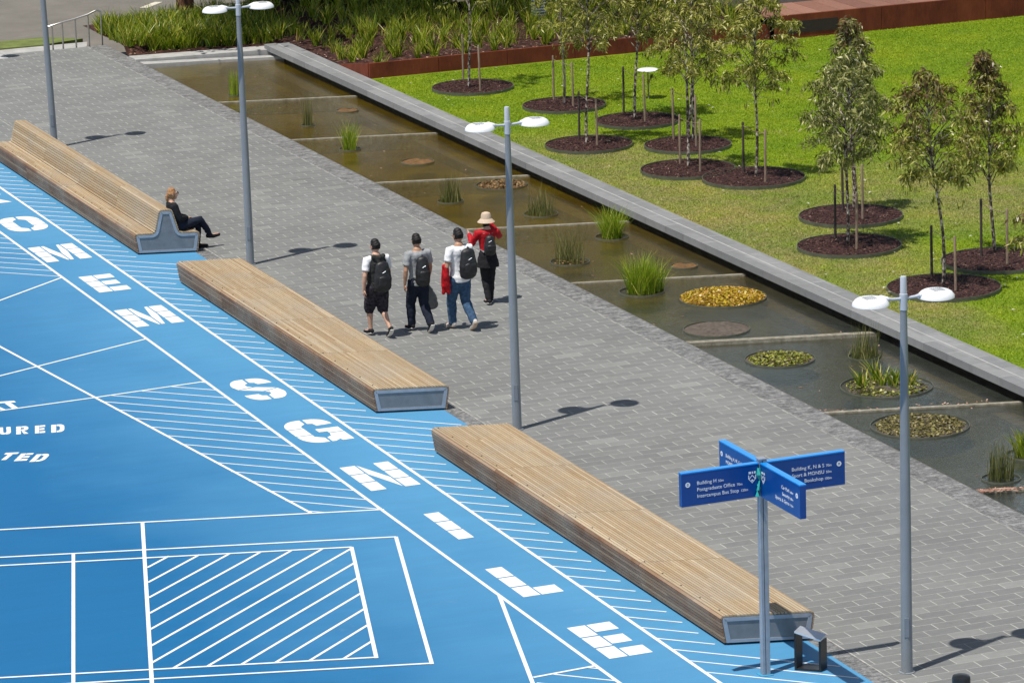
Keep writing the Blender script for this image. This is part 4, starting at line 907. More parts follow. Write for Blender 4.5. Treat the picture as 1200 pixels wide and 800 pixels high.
young_tree((993, 287), (990, 66), 192, 48, 3300, 'dense grey-green young tree in the front one of the two rings below it', mats=(M_LEAF_B, M_LEAF_B), prof='egg', red=0.1, tuft=[(1030, 170, 60, .12), (965, 185, 40, .08)])
young_tree((1164, 294), (1146, 66), 206, 50, 3000, 'young tree with a reddish pointed tip, rightmost one with its trunk in the picture', mats=(M_LEAF_A, M_LEAF_R), prof='cone', red=0.35, tuft=[(1190, 150, 70, .10), (1132, 168, 60, .10)])
young_tree((1105.5, 335), (1076, 90), 214, 50, 3000, 'young tree with a bent bronze-tinted crown, nearest one, behind the nearest lamp heads', mats=(M_LEAF_A, M_LEAF_R), prof='egg', red=0.3, tuft=[(1066, 218, 22, .07), (1093, 232, 20, .06), (1120, 236, 16, .06)])
young_tree((1222, 352), (1216, 232), 300, 30, 700, 'bushy reddish young tree poking in at the right edge of the picture', mats=(M_LEAF_A, M_LEAF_R), red=0.5)
ST = [(543, 93, 543, 40, 'rear stake of the farthest young tree', 0), (563, 108, 561, 53, 'front stake of the farthest young tree', 0), (649, 118, 649, 65, 'left stake of the pale-trunked tree in the second row', 0), (672, 126, 671, 73, 'right stake of the pale-trunked tree in the second row', 0),
      (679, 164, 680, 107, 'left stake of the black and white trunked tree', 1), (700, 171, 699, 115, 'right stake of the black and white trunked tree', 0), (731, 133, 731.5, 78, 'dark stake left of the white disc light', 1), (756, 143, 755, 87, 'stake right under the white disc light', 0),
      (789.5, 164, 787.5, 103, 'left stake of the rear twin-stemmed tree', 0), (816, 173, 816, 112, 'right stake of the rear twin-stemmed tree', 0), (797, 192, 797, 134, 'left stake in the left joined mulch ring', 0), (820.6, 202, 818, 140, 'right stake in the left joined mulch ring', 0),
      (871.5, 202, 868, 143, 'dark left stake in the right joined mulch ring', 1), (897, 214, 894, 152, 'right stake in the right joined mulch ring', 0), (988, 248, 988, 185, 'left stake of the tall narrow-topped tree', 1), (1011, 258, 1011, 193, 'right stake of the tall narrow-topped tree', 0),
      (979, 281, 979, 216, 'dark left stake of the dense grey-green tree', 1), (1004, 293, 1003, 226, 'right stake of the dense grey-green tree', 0), (1150, 301, 1154, 233, 'left stake of the tree with the reddish tip', 1), (1180.5, 311, 1179.5, 245, 'right stake of the tree with the reddish tip', 0),
      (1092, 326, 1093, 264, 'dark left stake of the nearest young tree', 1), (1120, 342, 1120, 277, 'right stake of the nearest young tree', 0)]
for i in range(0, len(ST), 2):
    tops = []
    for q in ST[i:i+2]:
        c, hh = stake(*q[:5], mat=M_STAKED if q[5] else M_STAKE); tops.append(Vector((c.x, c.y, LZ+hh-0.08)))
    b = MB(); m = (tops[0]+tops[1])/2; b.tube([tops[0], m+Vector((0, 0, -.03)), tops[1]], 0.006, 5)
    o = b.build('tree_tie', M_STAKE, None); o['label'] = 'pale webbing tie between the '+ST[i][4].replace('rear stake', 'stakes').replace('dark ', '').replace('left stake', 'two stakes'); o['category'] = 'tie'; o['group'] = 'ties between the tree stakes'

# fallen leaves on the lawn and mulch
V = []
for j in range(260):
    x, y = random.uniform(9, 20), random.uniform(-8, 28); L = random.uniform(.02, .055); a = random.uniform(0, 6.28); dx, dy = math.cos(a)*L, math.sin(a)*L; z = LZ+random.uniform(.04, .075)
    V += [(x-dx, y-dy, z), (x+dy*.5, y-dx*.5, z+.01), (x+dx, y+dy, z), (x-dy*.5, y+dx*.5, z+.01)]
o = link('fallen_leaves', npmesh(np.array(V), 4), M_LITTERW); tag(o, 'pale fallen leaves scattered over the lawn', 'leaves', kind='stuff')

# ------------------------------------------------------------------ pond plants
def pond_ring(px, py, R, label, name='pond_planter', rim=True, cat='planter'):
    c = at(px, py, WZ); t = thing(name, (c.x, c.y, WZ), label, cat, 'round planters in the pond')
    if rim:
        b = MB(); n = 40; vs = []; fs = []
        b.lathe([(R-0.010, -0.05), (R, -0.05), (R, 0.022), (R-0.010, 0.022), (R-0.010, -0.05)], n=40); b.build('steel_ring', M_RIM, t, True)
        b = MB(); b.lathe([(R-0.011, -0.012), (0, -0.006)], n=40)
    return t
def pads(t, R, n, size, mat, hgt=0.05, part='leaves', R0=0.0, zz=0.0, tilt=0.5):
    V = []
    for j in range(n):
        a = random.uniform(0, 6.283); r_ = R*math.sqrt(random.uniform(R0, 1))*(0.93+0.07*mnoise.noise(Vector((math.cos(a)*2.5, math.sin(a)*2.5, R*5)))+0.03*random.random()**3); x, y = r_*math.cos(a), r_*math.sin(a); z = zz+0.006+random.uniform(0, hgt)*(1-(r_/R)**4*0.8)
        s_ = size*random.uniform(.5, 1.3); nrm = Vector((random.gauss(0, tilt*.42), random.gauss(0, tilt*.42), 1)).normalized(); e1_ = nrm.cross(Vector((math.cos(a*7), math.sin(a*7), 0.1))).normalized(); e2_ = nrm.cross(e1_)
        for q in range(6):
            g_ = 2*math.pi*q/6; V.append(tuple(Vector((x, y, z))+(e1_*math.cos(g_)*1.25+e2_*math.sin(g_)*.85)*s_))
    return link(part, npmesh(np.array(V), 6), mat, t)
def disc_fill(t, R, mat, name, amp=0.02, z=0.0):
    vs = [(0, 0, z+amp)]; fs = []
    for r_ in range(1, 8):
        for j in range(36):
            a = 2*math.pi*j/36; rr = R*r_/7; vs.append((rr*math.cos(a), rr*math.sin(a), z+(0.0 if r_ == 7 else 0.5*amp+amp*mnoise.noise(Vector((rr*math.cos(a)*7, rr*math.sin(a)*7, R*9))))))
    for j in range(36): fs.append((0, 1+j, 1+(j+1) % 36))
    for r_ in range(6):
        for j in range(36): a, b2 = 1+r_*36+j, 1+r_*36+(j+1) % 36; fs.append((a, a+36, b2+36, b2))
    return link(name, mesh(vs, fs), mat, t, True)
def tuft(t, n, R, h, lean, mat, wd=0.012, curve=0.5, part='rushes', hv=0.35, off=(0, 0)):
    f = disc_pos(R, 0.0, 0.6)
    def g_(i): p = f(i); return (p[0]+off[0], p[1]+off[1], p[2])
    me = weld(npmesh(np.array(blades(n, g_, h, wd, lean, curve, 3, hv)), 4)); return link(part, me, mat, t)
t = pond_ring(275, 112, 0.15, 'slim yellow-green rush clump at the far end of the pond'); tuft(t, 90, .12, .62, .12, M_TUFT, .012)
t = pond_ring(361, 147, 0.16, 'slim dull rush clump in the second bay of the pond'); tuft(t, 90, .13, .62, .06, M_REED, .009, .45, hv=.6)
t = pond_ring(407, 130, 0.26, 'low brown planter beside the far coping'); disc_fill(t, .25, M_ROOTR, 'matted_roots', .03)
t = pond_ring(410, 175, 0.24, 'short bright green rush clump in the third bay'); tuft(t, 220, .15, .60, .50, M_TUFT, .011, .5, hv=.5)
t = pond_ring(489.5, 190, 0.36, 'rusty brown flat planter in the third bay'); disc_fill(t, .35, M_ROOTR, 'matted_roots', .04)
t = pond_ring(528, 236, 0.27, 'dull rush clump with a dark base left of the leafy disc'); tuft(t, 130, .22, .56, .30, M_REED, .009, .5, hv=.65); tuft(t, 120, .24, .22, .5, M_REED, .012, .5, 'low_leaves')
t = pond_ring(588, 217, 0.54, 'planter covered in curled brown leaves behind the second nearest lamp pole'); disc_fill(t, .5, M_ROOTR, 'matted_roots', .03); pads(t, .52, 1200, .021, M_LITTER, .05, tilt=1.4)
t = pond_ring(634, 251, 0.35, 'dull rush clump in a ring, right of the second nearest lamp pole'); tuft(t, 140, .25, .58, .40, M_REED, .009, .5, hv=.65); tuft(t, 140, .3, .24, .5, M_REED, .012, .5, 'low_leaves')
t = pond_ring(717, 278, 0.33, 'rounded bright green rush clump close to the coping'); tuft(t, 520, .20, .58, .75, M_TUFT, .011, .5, hv=.5)
t = pond_ring(668, 307, 0.38, 'spreading dull rush clump in front of the rounded bright one'); tuft(t, 180, .30, .64, .50, M_REED, .009, .5, hv=.6); pads(t, .34, 120, .02, M_LITTER, .04)
t = pond_ring(752, 342, 0.42, 'largest bright green rush clump in the middle of the pond'); tuft(t, 760, .27, .66, .70, M_TUFT, .012, .5, hv=.5); tuft(t, 260, .2, .52, .8, M_TUFT, .013, .5, 'drooping_rushes', .35, (.26, 0.05))
t = pond_ring(802, 312, 0.26, 'small low brown planter behind the yellow pads'); disc_fill(t, .25, M_ROOTR, 'matted_roots', .03)
t = pond_ring(847, 349, 0.80, 'wide mound of yellow and orange lily pads'); disc_fill(t, .79, M_LITTER, 'stems', .03); pads(t, .80, 6500, .019, M_LILY_Y, .085, tilt=1.3)
t = pond_ring(840, 386, 0.59, 'bare brown planter of matted roots against the thick concrete bar'); disc_fill(t, .58, M_ROOTS, 'matted_roots', .035)
t = pond_ring(914, 421, 0.60, 'planter of green lily pads with dark gaps'); disc_fill(t, .58, M_ROOTS, 'matted_roots', .02); pads(t, .57, 1500, .021, M_LILY_G, .05, tilt=1.0)
t = pond_ring(1013, 418, 0.28, 'thin olive rush clump left of the nearest lamp pole'); tuft(t, 150, .22, .54, .30, M_REED, .009, .5, hv=.65); tuft(t, 120, .3, .2, .5, M_REED, .012, .5, 'low_leaves')
t = pond_ring(1039, 453, 0.77, 'wide planter of mixed pads and strappy irises behind the nearest lamp pole'); disc_fill(t, .75, M_ROOTS, 'matted_roots', .02, -.01); pads(t, .72, 640, .021, M_LILY_G, .04, R0=.12, tilt=1.0)
for (ox, oy, h_) in ((-.36, .18, .34), (.0, .42, .40), (.14, .05, .30), (.42, -.05, .26), (-.02, .12, .34), (.30, .12, .28)): tuft(t, 26, .07, h_, .75, M_STRAP, .030, .5, 'iris', .3, (ox, oy))
t = pond_ring(1078, 499, 0.79, 'wide planter of olive pads in the water left of the nearest lamp pole'); disc_fill(t, .77, M_ROOTS, 'matted_roots', .02, -.005); pads(t, .75, 2300, .020, M_LILY_O, .045, tilt=1.0)
t = pond_ring(1173, 561, 0.30, 'upright dark rush clump in a ring near the right edge'); tuft(t, 190, .20, .56, .2, M_REED, .010, .35, hv=.5)
t = pond_ring(1206, 533, 0.36, 'leafy pond plant at the right edge of the picture'); tuft(t, 160, .22, .40, .7, M_STRAP, .03, .5)
V = []
for j in range(520):               # litter caught on the nearest weir and along the edge
    if j < 340: x = 5.2+abs(random.gauss(0, .35)); y = at(1142, 571, 0).y-0.29*(x-5.14)-.05+random.gauss(0, .04); z = WZ+.035
    elif j < 420: x = 5.15+random.random()**2*3; i_ = random.choice((-.58, -5.9, 4.4)); y = at(961, 479, 0).y-0.29*(x-5.14)+random.uniform(-.03, .15); z = WZ+.02
    else: x = random.uniform(5.2, 8.1); y = random.uniform(-12, 34); z = WZ+.003
    L = random.uniform(.015, .04); a = random.uniform(0, 6.28); dx, dy = math.cos(a)*L, math.sin(a)*L
    V += [(x-dx, y-dy, z), (x+dy*.5, y-dx*.5, z+.006), (x+dx, y+dy, z+.01), (x-dy*.5, y+dx*.5, z+.004)]
o = link('floating_leaves', npmesh(np.array(V), 4), M_LITTERP); tag(o, 'pinkish fallen leaves floating against the concrete bars', 'leaves', kind='stuff')

# ------------------------------------------------------------------ strap-leaved clumps in the garden bed
def clump_mesh(n, h, lean): return weld(npmesh(np.array(blades(n, disc_pos(.08, 0, .6), h, .030, lean, .55, 4, .45)), 4))
CM = [clump_mesh(random.randint(34, 60), random.uniform(.42, .58), random.uniform(.55, 1.0)) for _ in range(9)]
pts = []; tries = 0
while len(pts) < 285 and tries < 60000:
    tries += 1; x = random.uniform(5.2, 22); y = random.uniform(28.5, 39.9)
    if x < 8.2: continue
    dm = 0.34
    if x > 8.9 and y < 28.62: continue
    if 8.2 < x < 9.15 and y < 34.8: continue
    px, py = proj(x, y, soil_z(x, y)+.2)
    if (abs(x-10.6) < .5 and y > 38.3) or px < 95 or px > 1010 or py < -14 or py > 110: continue
    if x > 19 and y < 30.5: continue
    if any((x-a)**2+(y-b_)**2 < dm*dm for a, b_ in pts): continue
    pts.append((x, y))
for i, (x, y) in enumerate(pts):
    o = link('strap_leaf_plant', CM[i % len(CM)], None); 
    if not CM[i % len(CM)].materials: CM[i % len(CM)].materials.append(M_STRAP)
    o.location = (x, y, soil_z(x, y)-.01); o.rotation_euler = (0, 0, random.uniform(0, 6.28)); s_ = random.uniform(.8, 1.2); o.scale = (s_, s_, s_)
    lush = False; tag(o, 'strappy green clump in the lush bed behind the far end of the pond' if lush else 'strappy green clump in the garden bed behind the rusty steel edging', 'plant', 'lush clumps behind the far pond end' if lush else 'clumps behind the rusty edging')
PB = []; cnt = 0
while cnt < 600:                   # the lush bed left of the coping reads as one mass
    x = random.uniform(5.15, 8.9); y = random.uniform(34.2, 39.25)
    if y < 35.75-0.243*(x-5.05)+0.30 or (x > 8.2 and y < 34.9): continue
    z0 = soil_z(x, y)-.01
    if abs(x-7.75) < .4 and y > 38.7: continue
    n_ = random.randint(10, 22); f0 = disc_pos(.09, 0, .6)
    PB += blades(n_, lambda i: tuple(a+b_ for a, b_ in zip(f0(i), (x, y, z0))), random.uniform(.34, .56), .032, random.uniform(.6, 1.1), .5, 3, .4); cnt += 1
o = link('lush_groundcover', weld(npmesh(np.array(PB), 4)), M_STRAP); tag(o, 'lush mass of yellow-green strappy leaves behind the far end of the pond', 'ground cover', kind='stuff')
PB = []
for cnt in range(260):             # younger leaves coming up between the big clumps
    x = random.uniform(8.95, 19.4); y = random.uniform(29.2, 38); z0 = soil_z(x, y)-.01; f0 = disc_pos(.12, 0, .6)
    if x < 9.3 and y < 34: continue
    PB += blades(random.randint(8, 16), lambda i: tuple(a+b_ for a, b_ in zip(f0(i), (x, y, z0))), random.uniform(.22, .40), .024, random.uniform(.5, 1.0), .5, 3, .4)
o = link('low_groundcover', weld(npmesh(np.array(PB), 4)), M_STRAP); tag(o, 'low green leaves filling in between the strappy clumps behind the rusty edging', 'ground cover', kind='stuff')
V = []
for j in range(3600):
    x = random.uniform(5.2, 19.5); y = random.uniform(28.45, 37.5)
    if x < 8.9 and y < 35.6-0.243*(x-5.05): continue
    z = soil_z(x, y)+.012; L = random.uniform(.015, .05); a = random.uniform(0, 6.28); dx, dy = math.cos(a)*L, math.sin(a)*L
    V += [(x-dx, y-dy, z), (x+dy*.35, y-dx*.35, z+.01), (x+dx, y+dy, z+random.uniform(0, .02)), (x-dy*.35, y+dx*.35, z+.01)]
o = link('bed_litter', npmesh(np.array(V), 4), M_LITTERP); tag(o, 'dry leaf litter and bark between the strappy clumps', 'leaf litter', kind='stuff')

# ------------------------------------------------------------------ big trees beyond the bed (their crowns are above the picture)
def big_tree(x, y, r, h, cw, label, n=2600, zb=3.6, bark=M_BARK3, off=(0, 0)):
    t = thing('gum_tree', (x, y, 0.0), label, 'tree', 'large trees beyond the garden bed')
    b = MB(); zs = [0, .4, 1.2, 2.5, 4, 6, h*.7]; b.tube([(0.05*math.sin(z), 0.05*math.cos(z*1.3), z-.3) for z in zs], [r*1.12, r, r*.95, r*.9, r*.8, r*.6, r*.25], 16)
    lv = []
    for i in range(16):
        a = i*2.4; z0 = zb+(h-zb)*i/18*0.8; R = cw*random.uniform(.5, 1.0); tip = Vector((math.cos(a)*R+off[0], math.sin(a)*R+off[1], z0+random.uniform(.6, 2.4)))
        b.tube([(0, 0, z0-.3), (tip.x*.5, tip.y*.5, z0+.5), tuple(tip)], [r*.35, r*.2, r*.06], 6, False)
        for q in range(5):
            c_ = Vector((tip.x, tip.y, tip.z))*1.0+Vector((random.gauss(0, cw*.27), random.gauss(0, cw*.27), random.gauss(0, .7)))
            for j in range(n//80):
                p = c_+Vector((random.gauss(0, .5), random.gauss(0, .5), random.gauss(0, .36))); d = Vector((random.gauss(0, .6), random.gauss(0, .6), -1)).normalized(); L = random.uniform(.2, .36)
                s_ = d.cross(Vector((random.gauss(0, 1), random.gauss(0, 1), random.gauss(0, 1)))).normalized()*L*.22; lv += [p, p+d*L*.45-s_, p+d*L, p+d*L*.45+s_]
    b.build('trunk', bark, t, True); link('crown', npmesh(np.array([tuple(v) for v in lv]), 4), M_SHRUB, t)
big_tree(7.75, 39.5, .24, 11, 3.2, 'large tree with a shaggy reddish trunk at the top left behind the clumps', off=(1.0, -1.8), n=9000)
big_tree(10.6, 39.3, .22, 12, 3.4, 'large tree with a dark shaded trunk behind the middle of the garden bed', off=(-1.6, -3.2), n=13000)
big_tree(14.2, 40.6, .3, 12, 3.6, 'large tree behind the dark shrubs above the top of the picture', off=(-1.6, -4.8), n=13000)
big_tree(18.6, 37.6, .3, 11, 3.4, 'large tree right of the dark shrubs, shading the timber deck', off=(-1.2, -2.2), n=6000)
big_tree(23.2, 35.8, .3, 12, 3.8, 'large tree shading the right part of the timber deck')
big_tree(28.5, 34.8, .3, 12, 3.8, 'large tree beyond the right edge, behind the rusty wall')
for i, (x, y) in enumerate(((9.0, 57), (16, 56), (24, 53), (33, 50), (43, 46))):
    big_tree(x, y, .4, 7.0+1.2*(i%2), 3.6, ['first', 'second', 'third', 'fourth', 'fifth'][i]+' from the left of the tall trees far behind, reflected in the pond', 3600, 2.2)
def shrub(x, y, R, h, label, n=1500):
    t = thing('shrub', (x, y, 0.2), label, 'shrub', 'dark shrubs at the top of the picture and added unseen ones'); lv = []; b = MB()
    for i in range(7): a = i*.9; b.tube([(0, 0, 0), (math.cos(a)*R*.4, math.sin(a)*R*.4, h*.5), (math.cos(a)*R*.7, math.sin(a)*R*.7, h*.85)], [.03, .02, .008], 5, False)
    b.build('stems', M_BARK3, t)
    for j in range(n):
        a = random.uniform(0, 6.28); r_ = R*random.random()**.5; z = h*random.random()**.8*(1-.45*(r_/R)**2); p = Vector((r_*math.cos(a), r_*math.sin(a), z+.05)); d = Vector((random.gauss(0, .7), random.gauss(0, .7), random.gauss(.3, .6))).normalized(); L = random.uniform(.10, .24)
        L *= 1+.35*(h > 3); s_ = d.cross(Vector((random.gauss(0, 1), random.gauss(0, 1), random.gauss(0, 1)))).normalized()*L*(.2+.12*(h > 3)); lv += [p, p+d*L*.45-s_, p+d*L, p+d*L*.45+s_]
    link('foliage', npmesh(np.array([tuple(v) for v in lv]), 4), M_SHRUB, t)
for i, (px, py) in enumerate(((378, 12), (425, 10), (470, 11), (520, 10), (566, 8), (610, 6))):
    c = at(px, py, .3); shrub(c.x, c.y+.5, .95, 1.5, ['leftmost', 'second from the left', 'third from the left', 'fourth from the left', 'second from the right', 'rightmost'][i]+' of the dark shaded shrubs along the top edge')
for i, (x, y) in enumerate(((10.6, 44.2), (13.2, 43.4), (15.8, 42.6), (18.4, 41.4), (21.2, 40.6), (24.2, 39.8), (13.0, 46.5), (17.2, 45.2))):  # out of view, added so the far end of the pond reflects darker
    shrub(x, y, 1.9, 4.6, ['first', 'second', 'third', 'fourth', 'fifth', 'sixth', 'seventh', 'eighth'][i]+' from the left of the unseen tall dark shrubs added to darken the pond reflection', 2600)
# ornamental pole light glimpsed among the shrubs
c = at(632, 34, .4)
t = thing('bin_cage', (c.x, c.y, .35), 'grey slatted metal post box half hidden at the top between shrub and young tree', 'utility box')
b = MB()
for j in range(7): b.box((0, 0, .42+j*.07), (.30, .24, .03))
b.box((0, 0, .93), (.36, .30, .03)); b.build('slats', M_GALVF, t); b = MB(); b.box((0, 0, .22), (.05, .05, .44)); b.build('post', M_GALVF, t)

# ------------------------------------------------------------------ people
def chain_geo(mb, pts, rs, n=14, flat=1.0, X=None, cap=1.0):
    """closed swept surface with round ends; rs may hold (rx, ry)"""
    pts = [Vector(p) for p in pts]; rs = [(r, r) if not hasattr(r, '__len__') else r for r in rs]
    X = Vector(X) if X else Vector((1, 0, 0)); rings = []
    def frame(d):
        r_ = (X-d*X.dot(d)); r_ = r_.normalized() if r_.length > .15 else d.cross(Vector((0, 1, .1))).normalized(); return r_, d.cross(r_)
    m = len(pts); dirs = [(pts[min(i+1, m-1)]-pts[max(i-1, 0)]).normalized() for i in range(m)]
    d = dirs[0]
    for a in (80, 55, 28): rings.append((pts[0]-d*math.sin(rad(a))*min(rs[0])*cap, d, [r*math.cos(rad(a)) for r in rs[0]]))
    for i in range(m): rings.append((pts[i], dirs[i], rs[i]))
    d = dirs[-1]
    for a in (28, 55, 80): rings.append((pts[-1]+d*math.sin(rad(a))*min(rs[-1])*cap, d, [r*math.cos(rad(a)) for r in rs[-1]]))
    vs = []
    for c, d, r in rings:
        x, y = frame(d)
        for k in range(n): t = 2*math.pi*k/n; vs.append(c+x*math.cos(t)*r[0]+y*math.sin(t)*r[1])
    M_ = len(rings); fs = [(i*n+k, i*n+(k+1) % n, (i+1)*n+(k+1) % n, (i+1)*n+k) for i in range(M_-1) for k in range(n)]+[tuple(range(n-1, -1, -1)), tuple((M_-1)*n+k for k in range(n))]
    mb.add(vs, fs)
def blob(name, chains, mat, parent, vox=0.012, noise_amp=0.0, nscale=9, sm=4, trim=None):
    mb = MB()
    for c in chains: chain_geo(mb, *c)
    me = mesh(mb.v, mb.f); tmp = bpy.data.objects.new('tmp', me); COL.objects.link(tmp)
    r_ = tmp.modifiers.new('r', 'REMESH'); r_.mode = 'VOXEL'; r_.voxel_size = vox
    s_ = tmp.modifiers.new('s', 'SMOOTH'); s_.iterations = sm; s_.factor = 0.5
    dg = bpy.context.evaluated_depsgraph_get(); out = bpy.data.meshes.new_from_object(tmp.evaluated_get(dg)); bpy.data.objects.remove(tmp)
    if noise_amp:
        nrm = [v.normal.copy() for v in out.vertices]
        for v, n_ in zip(out.vertices, nrm):
            q = v.co; f = mnoise.noise(Vector((q.x*nscale, q.y*nscale, q.z*nscale*1.6)))+.5*mnoise.noise(q*nscale*2.3); v.co = q+n_*f*noise_amp
    return link(name, out, mat, parent, True)
def cloth(name, c, var=.12, rough=.85): return simple(name, c, rough, var, 22, 0, .35, .2, 45)
SKIN = simple('skin_tan', (0.42, 0.235, 0.155), 0.5, .08, 20, 0, 0, .35); SKIN2 = simple('skin_fair', (0.52, 0.31, 0.22), 0.5, .08, 20, 0, 0, .35)
HAIR_K = simple('black_hair', (0.010, 0.008, 0.008), .55, .3, 60, 0, .2, .3, 200); HAIR_B = simple('blonde_hair', (0.34, 0.16, 0.06), .45, .4, 60, 0, .6, .5, 90)
C_BLACK = cloth('black_cloth', (.014, .014, .016)); C_CHAR = cloth('charcoal_cloth', (.030, .032, .031)); C_WHITE = cloth('white_cotton', (.74, .74, .76), .04); C_GREY = cloth('grey_marl', (.30, .31, .32)); C_RED = cloth('red_jacket', (.40, .008, .014), .3, .6)
C_NAVY = cloth('dark_navy_denim', (.012, .016, .030)); C_JEAN = cloth('blue_denim', (.042, .085, .155), .35); C_CAMO = cloth('dark_camo', (.030, .026, .034), .8); C_HAT = cloth('beige_hat', (.52, .41, .31), .06)
C_PACK = simple('black_nylon', (.012, .012, .014), .5, .4, 20, 0, .4, .5, 30); C_SOLE = simple('white_rubber', (.70, .68, .64), .6, .05, 9); C_SOLET = simple('tan_rubber', (.50, .38, .28), .6, .1, 9)
def hand(wrist, d, palm_n, curl=0.35, scale=1.0):
    d = Vector(d).normalized(); pn = Vector(palm_n); pn = (pn-d*pn.dot(d)).normalized(); sd = d.cross(pn); w_ = Vector(wrist); ch = []
    ch.append(([w_, w_+d*.035, w_+d*.075], [(.026, .018), (.036, .016), (.036, .014)], 12, 1, sd))
    for k_, L in zip((-1.5, -.5, .5, 1.5), (.062, .076, .082, .074)):
        p = w_+d*.080+sd*k_*.0185; q = p+(d*math.cos(curl*.5)+pn*math.sin(curl*.5))*L*.5; r_ = q+(d*math.cos(curl*1.6)+pn*math.sin(curl*1.6))*L*.5
        ch.append(([p-d*.01, q, r_], [.0088, .0082, .0068], 8))
    p = w_+d*.022+sd*.030; ch.append(([w_+d*.015+sd*.012, p+sd*.014+d*.012, p+sd*.030+d*.040+pn*.008, p+sd*.034+d*.062+pn*.016], [.012, .012, .010, .008], 8))
    return ch
def head_chains(c, look=0.0, tilt=0.0, s=1.0):
    Mh = Matrix.Rotation(look, 3, 'Z')@Matrix.Rotation(tilt, 3, 'X'); c = Vector(c)
    def T(x, y, z): return c+Mh@Vector((x, y, z))*s
    Xa = Mh@Vector((1, 0, 0))
    return [([T(0, -.012, -.03), T(0, -.014, .02), T(0, -.012, .062)], [(.066*s, .078*s), (.077*s, .095*s), (.062*s, .078*s)], 18, 1, Xa),
            ([T(0, .03, -.075), T(0, .032, -.03)], [(.040*s, .036*s), (.056*s, .052*s)], 14, 1, Xa),
            ([T(0, .088, .012), T(0, .105, -.018)], [.009*s, .014*s], 8), ([T(-.018, .083, -.052), T(.018, .083, -.052)], [.008*s, .008*s], 8),
            ([T(-.034, .080, .024), T(.034, .080, .024)], [.010*s, .010*s], 8), ([T(.078, -.005, -.015), T(.082, -.012, .018)], [.010*s, .014*s], 8), ([T(-.078, -.005, -.015), T(-.082, -.012, .018)], [.010*s, .014*s], 8)], T, Xa
STAND_TORSO = [((0, 0, .84), (.150, .110)), ((0, -.01, .92), (.165, .122)), ((0, 0, 1.03), (.140, .100)), ((0, .01, 1.18), (.150, .105)), ((0, .0, 1.32), (.172, .108)), ((0, -.01, 1.40), (.150, .092)), ((0, -.01, 1.455), (.080, .066))]
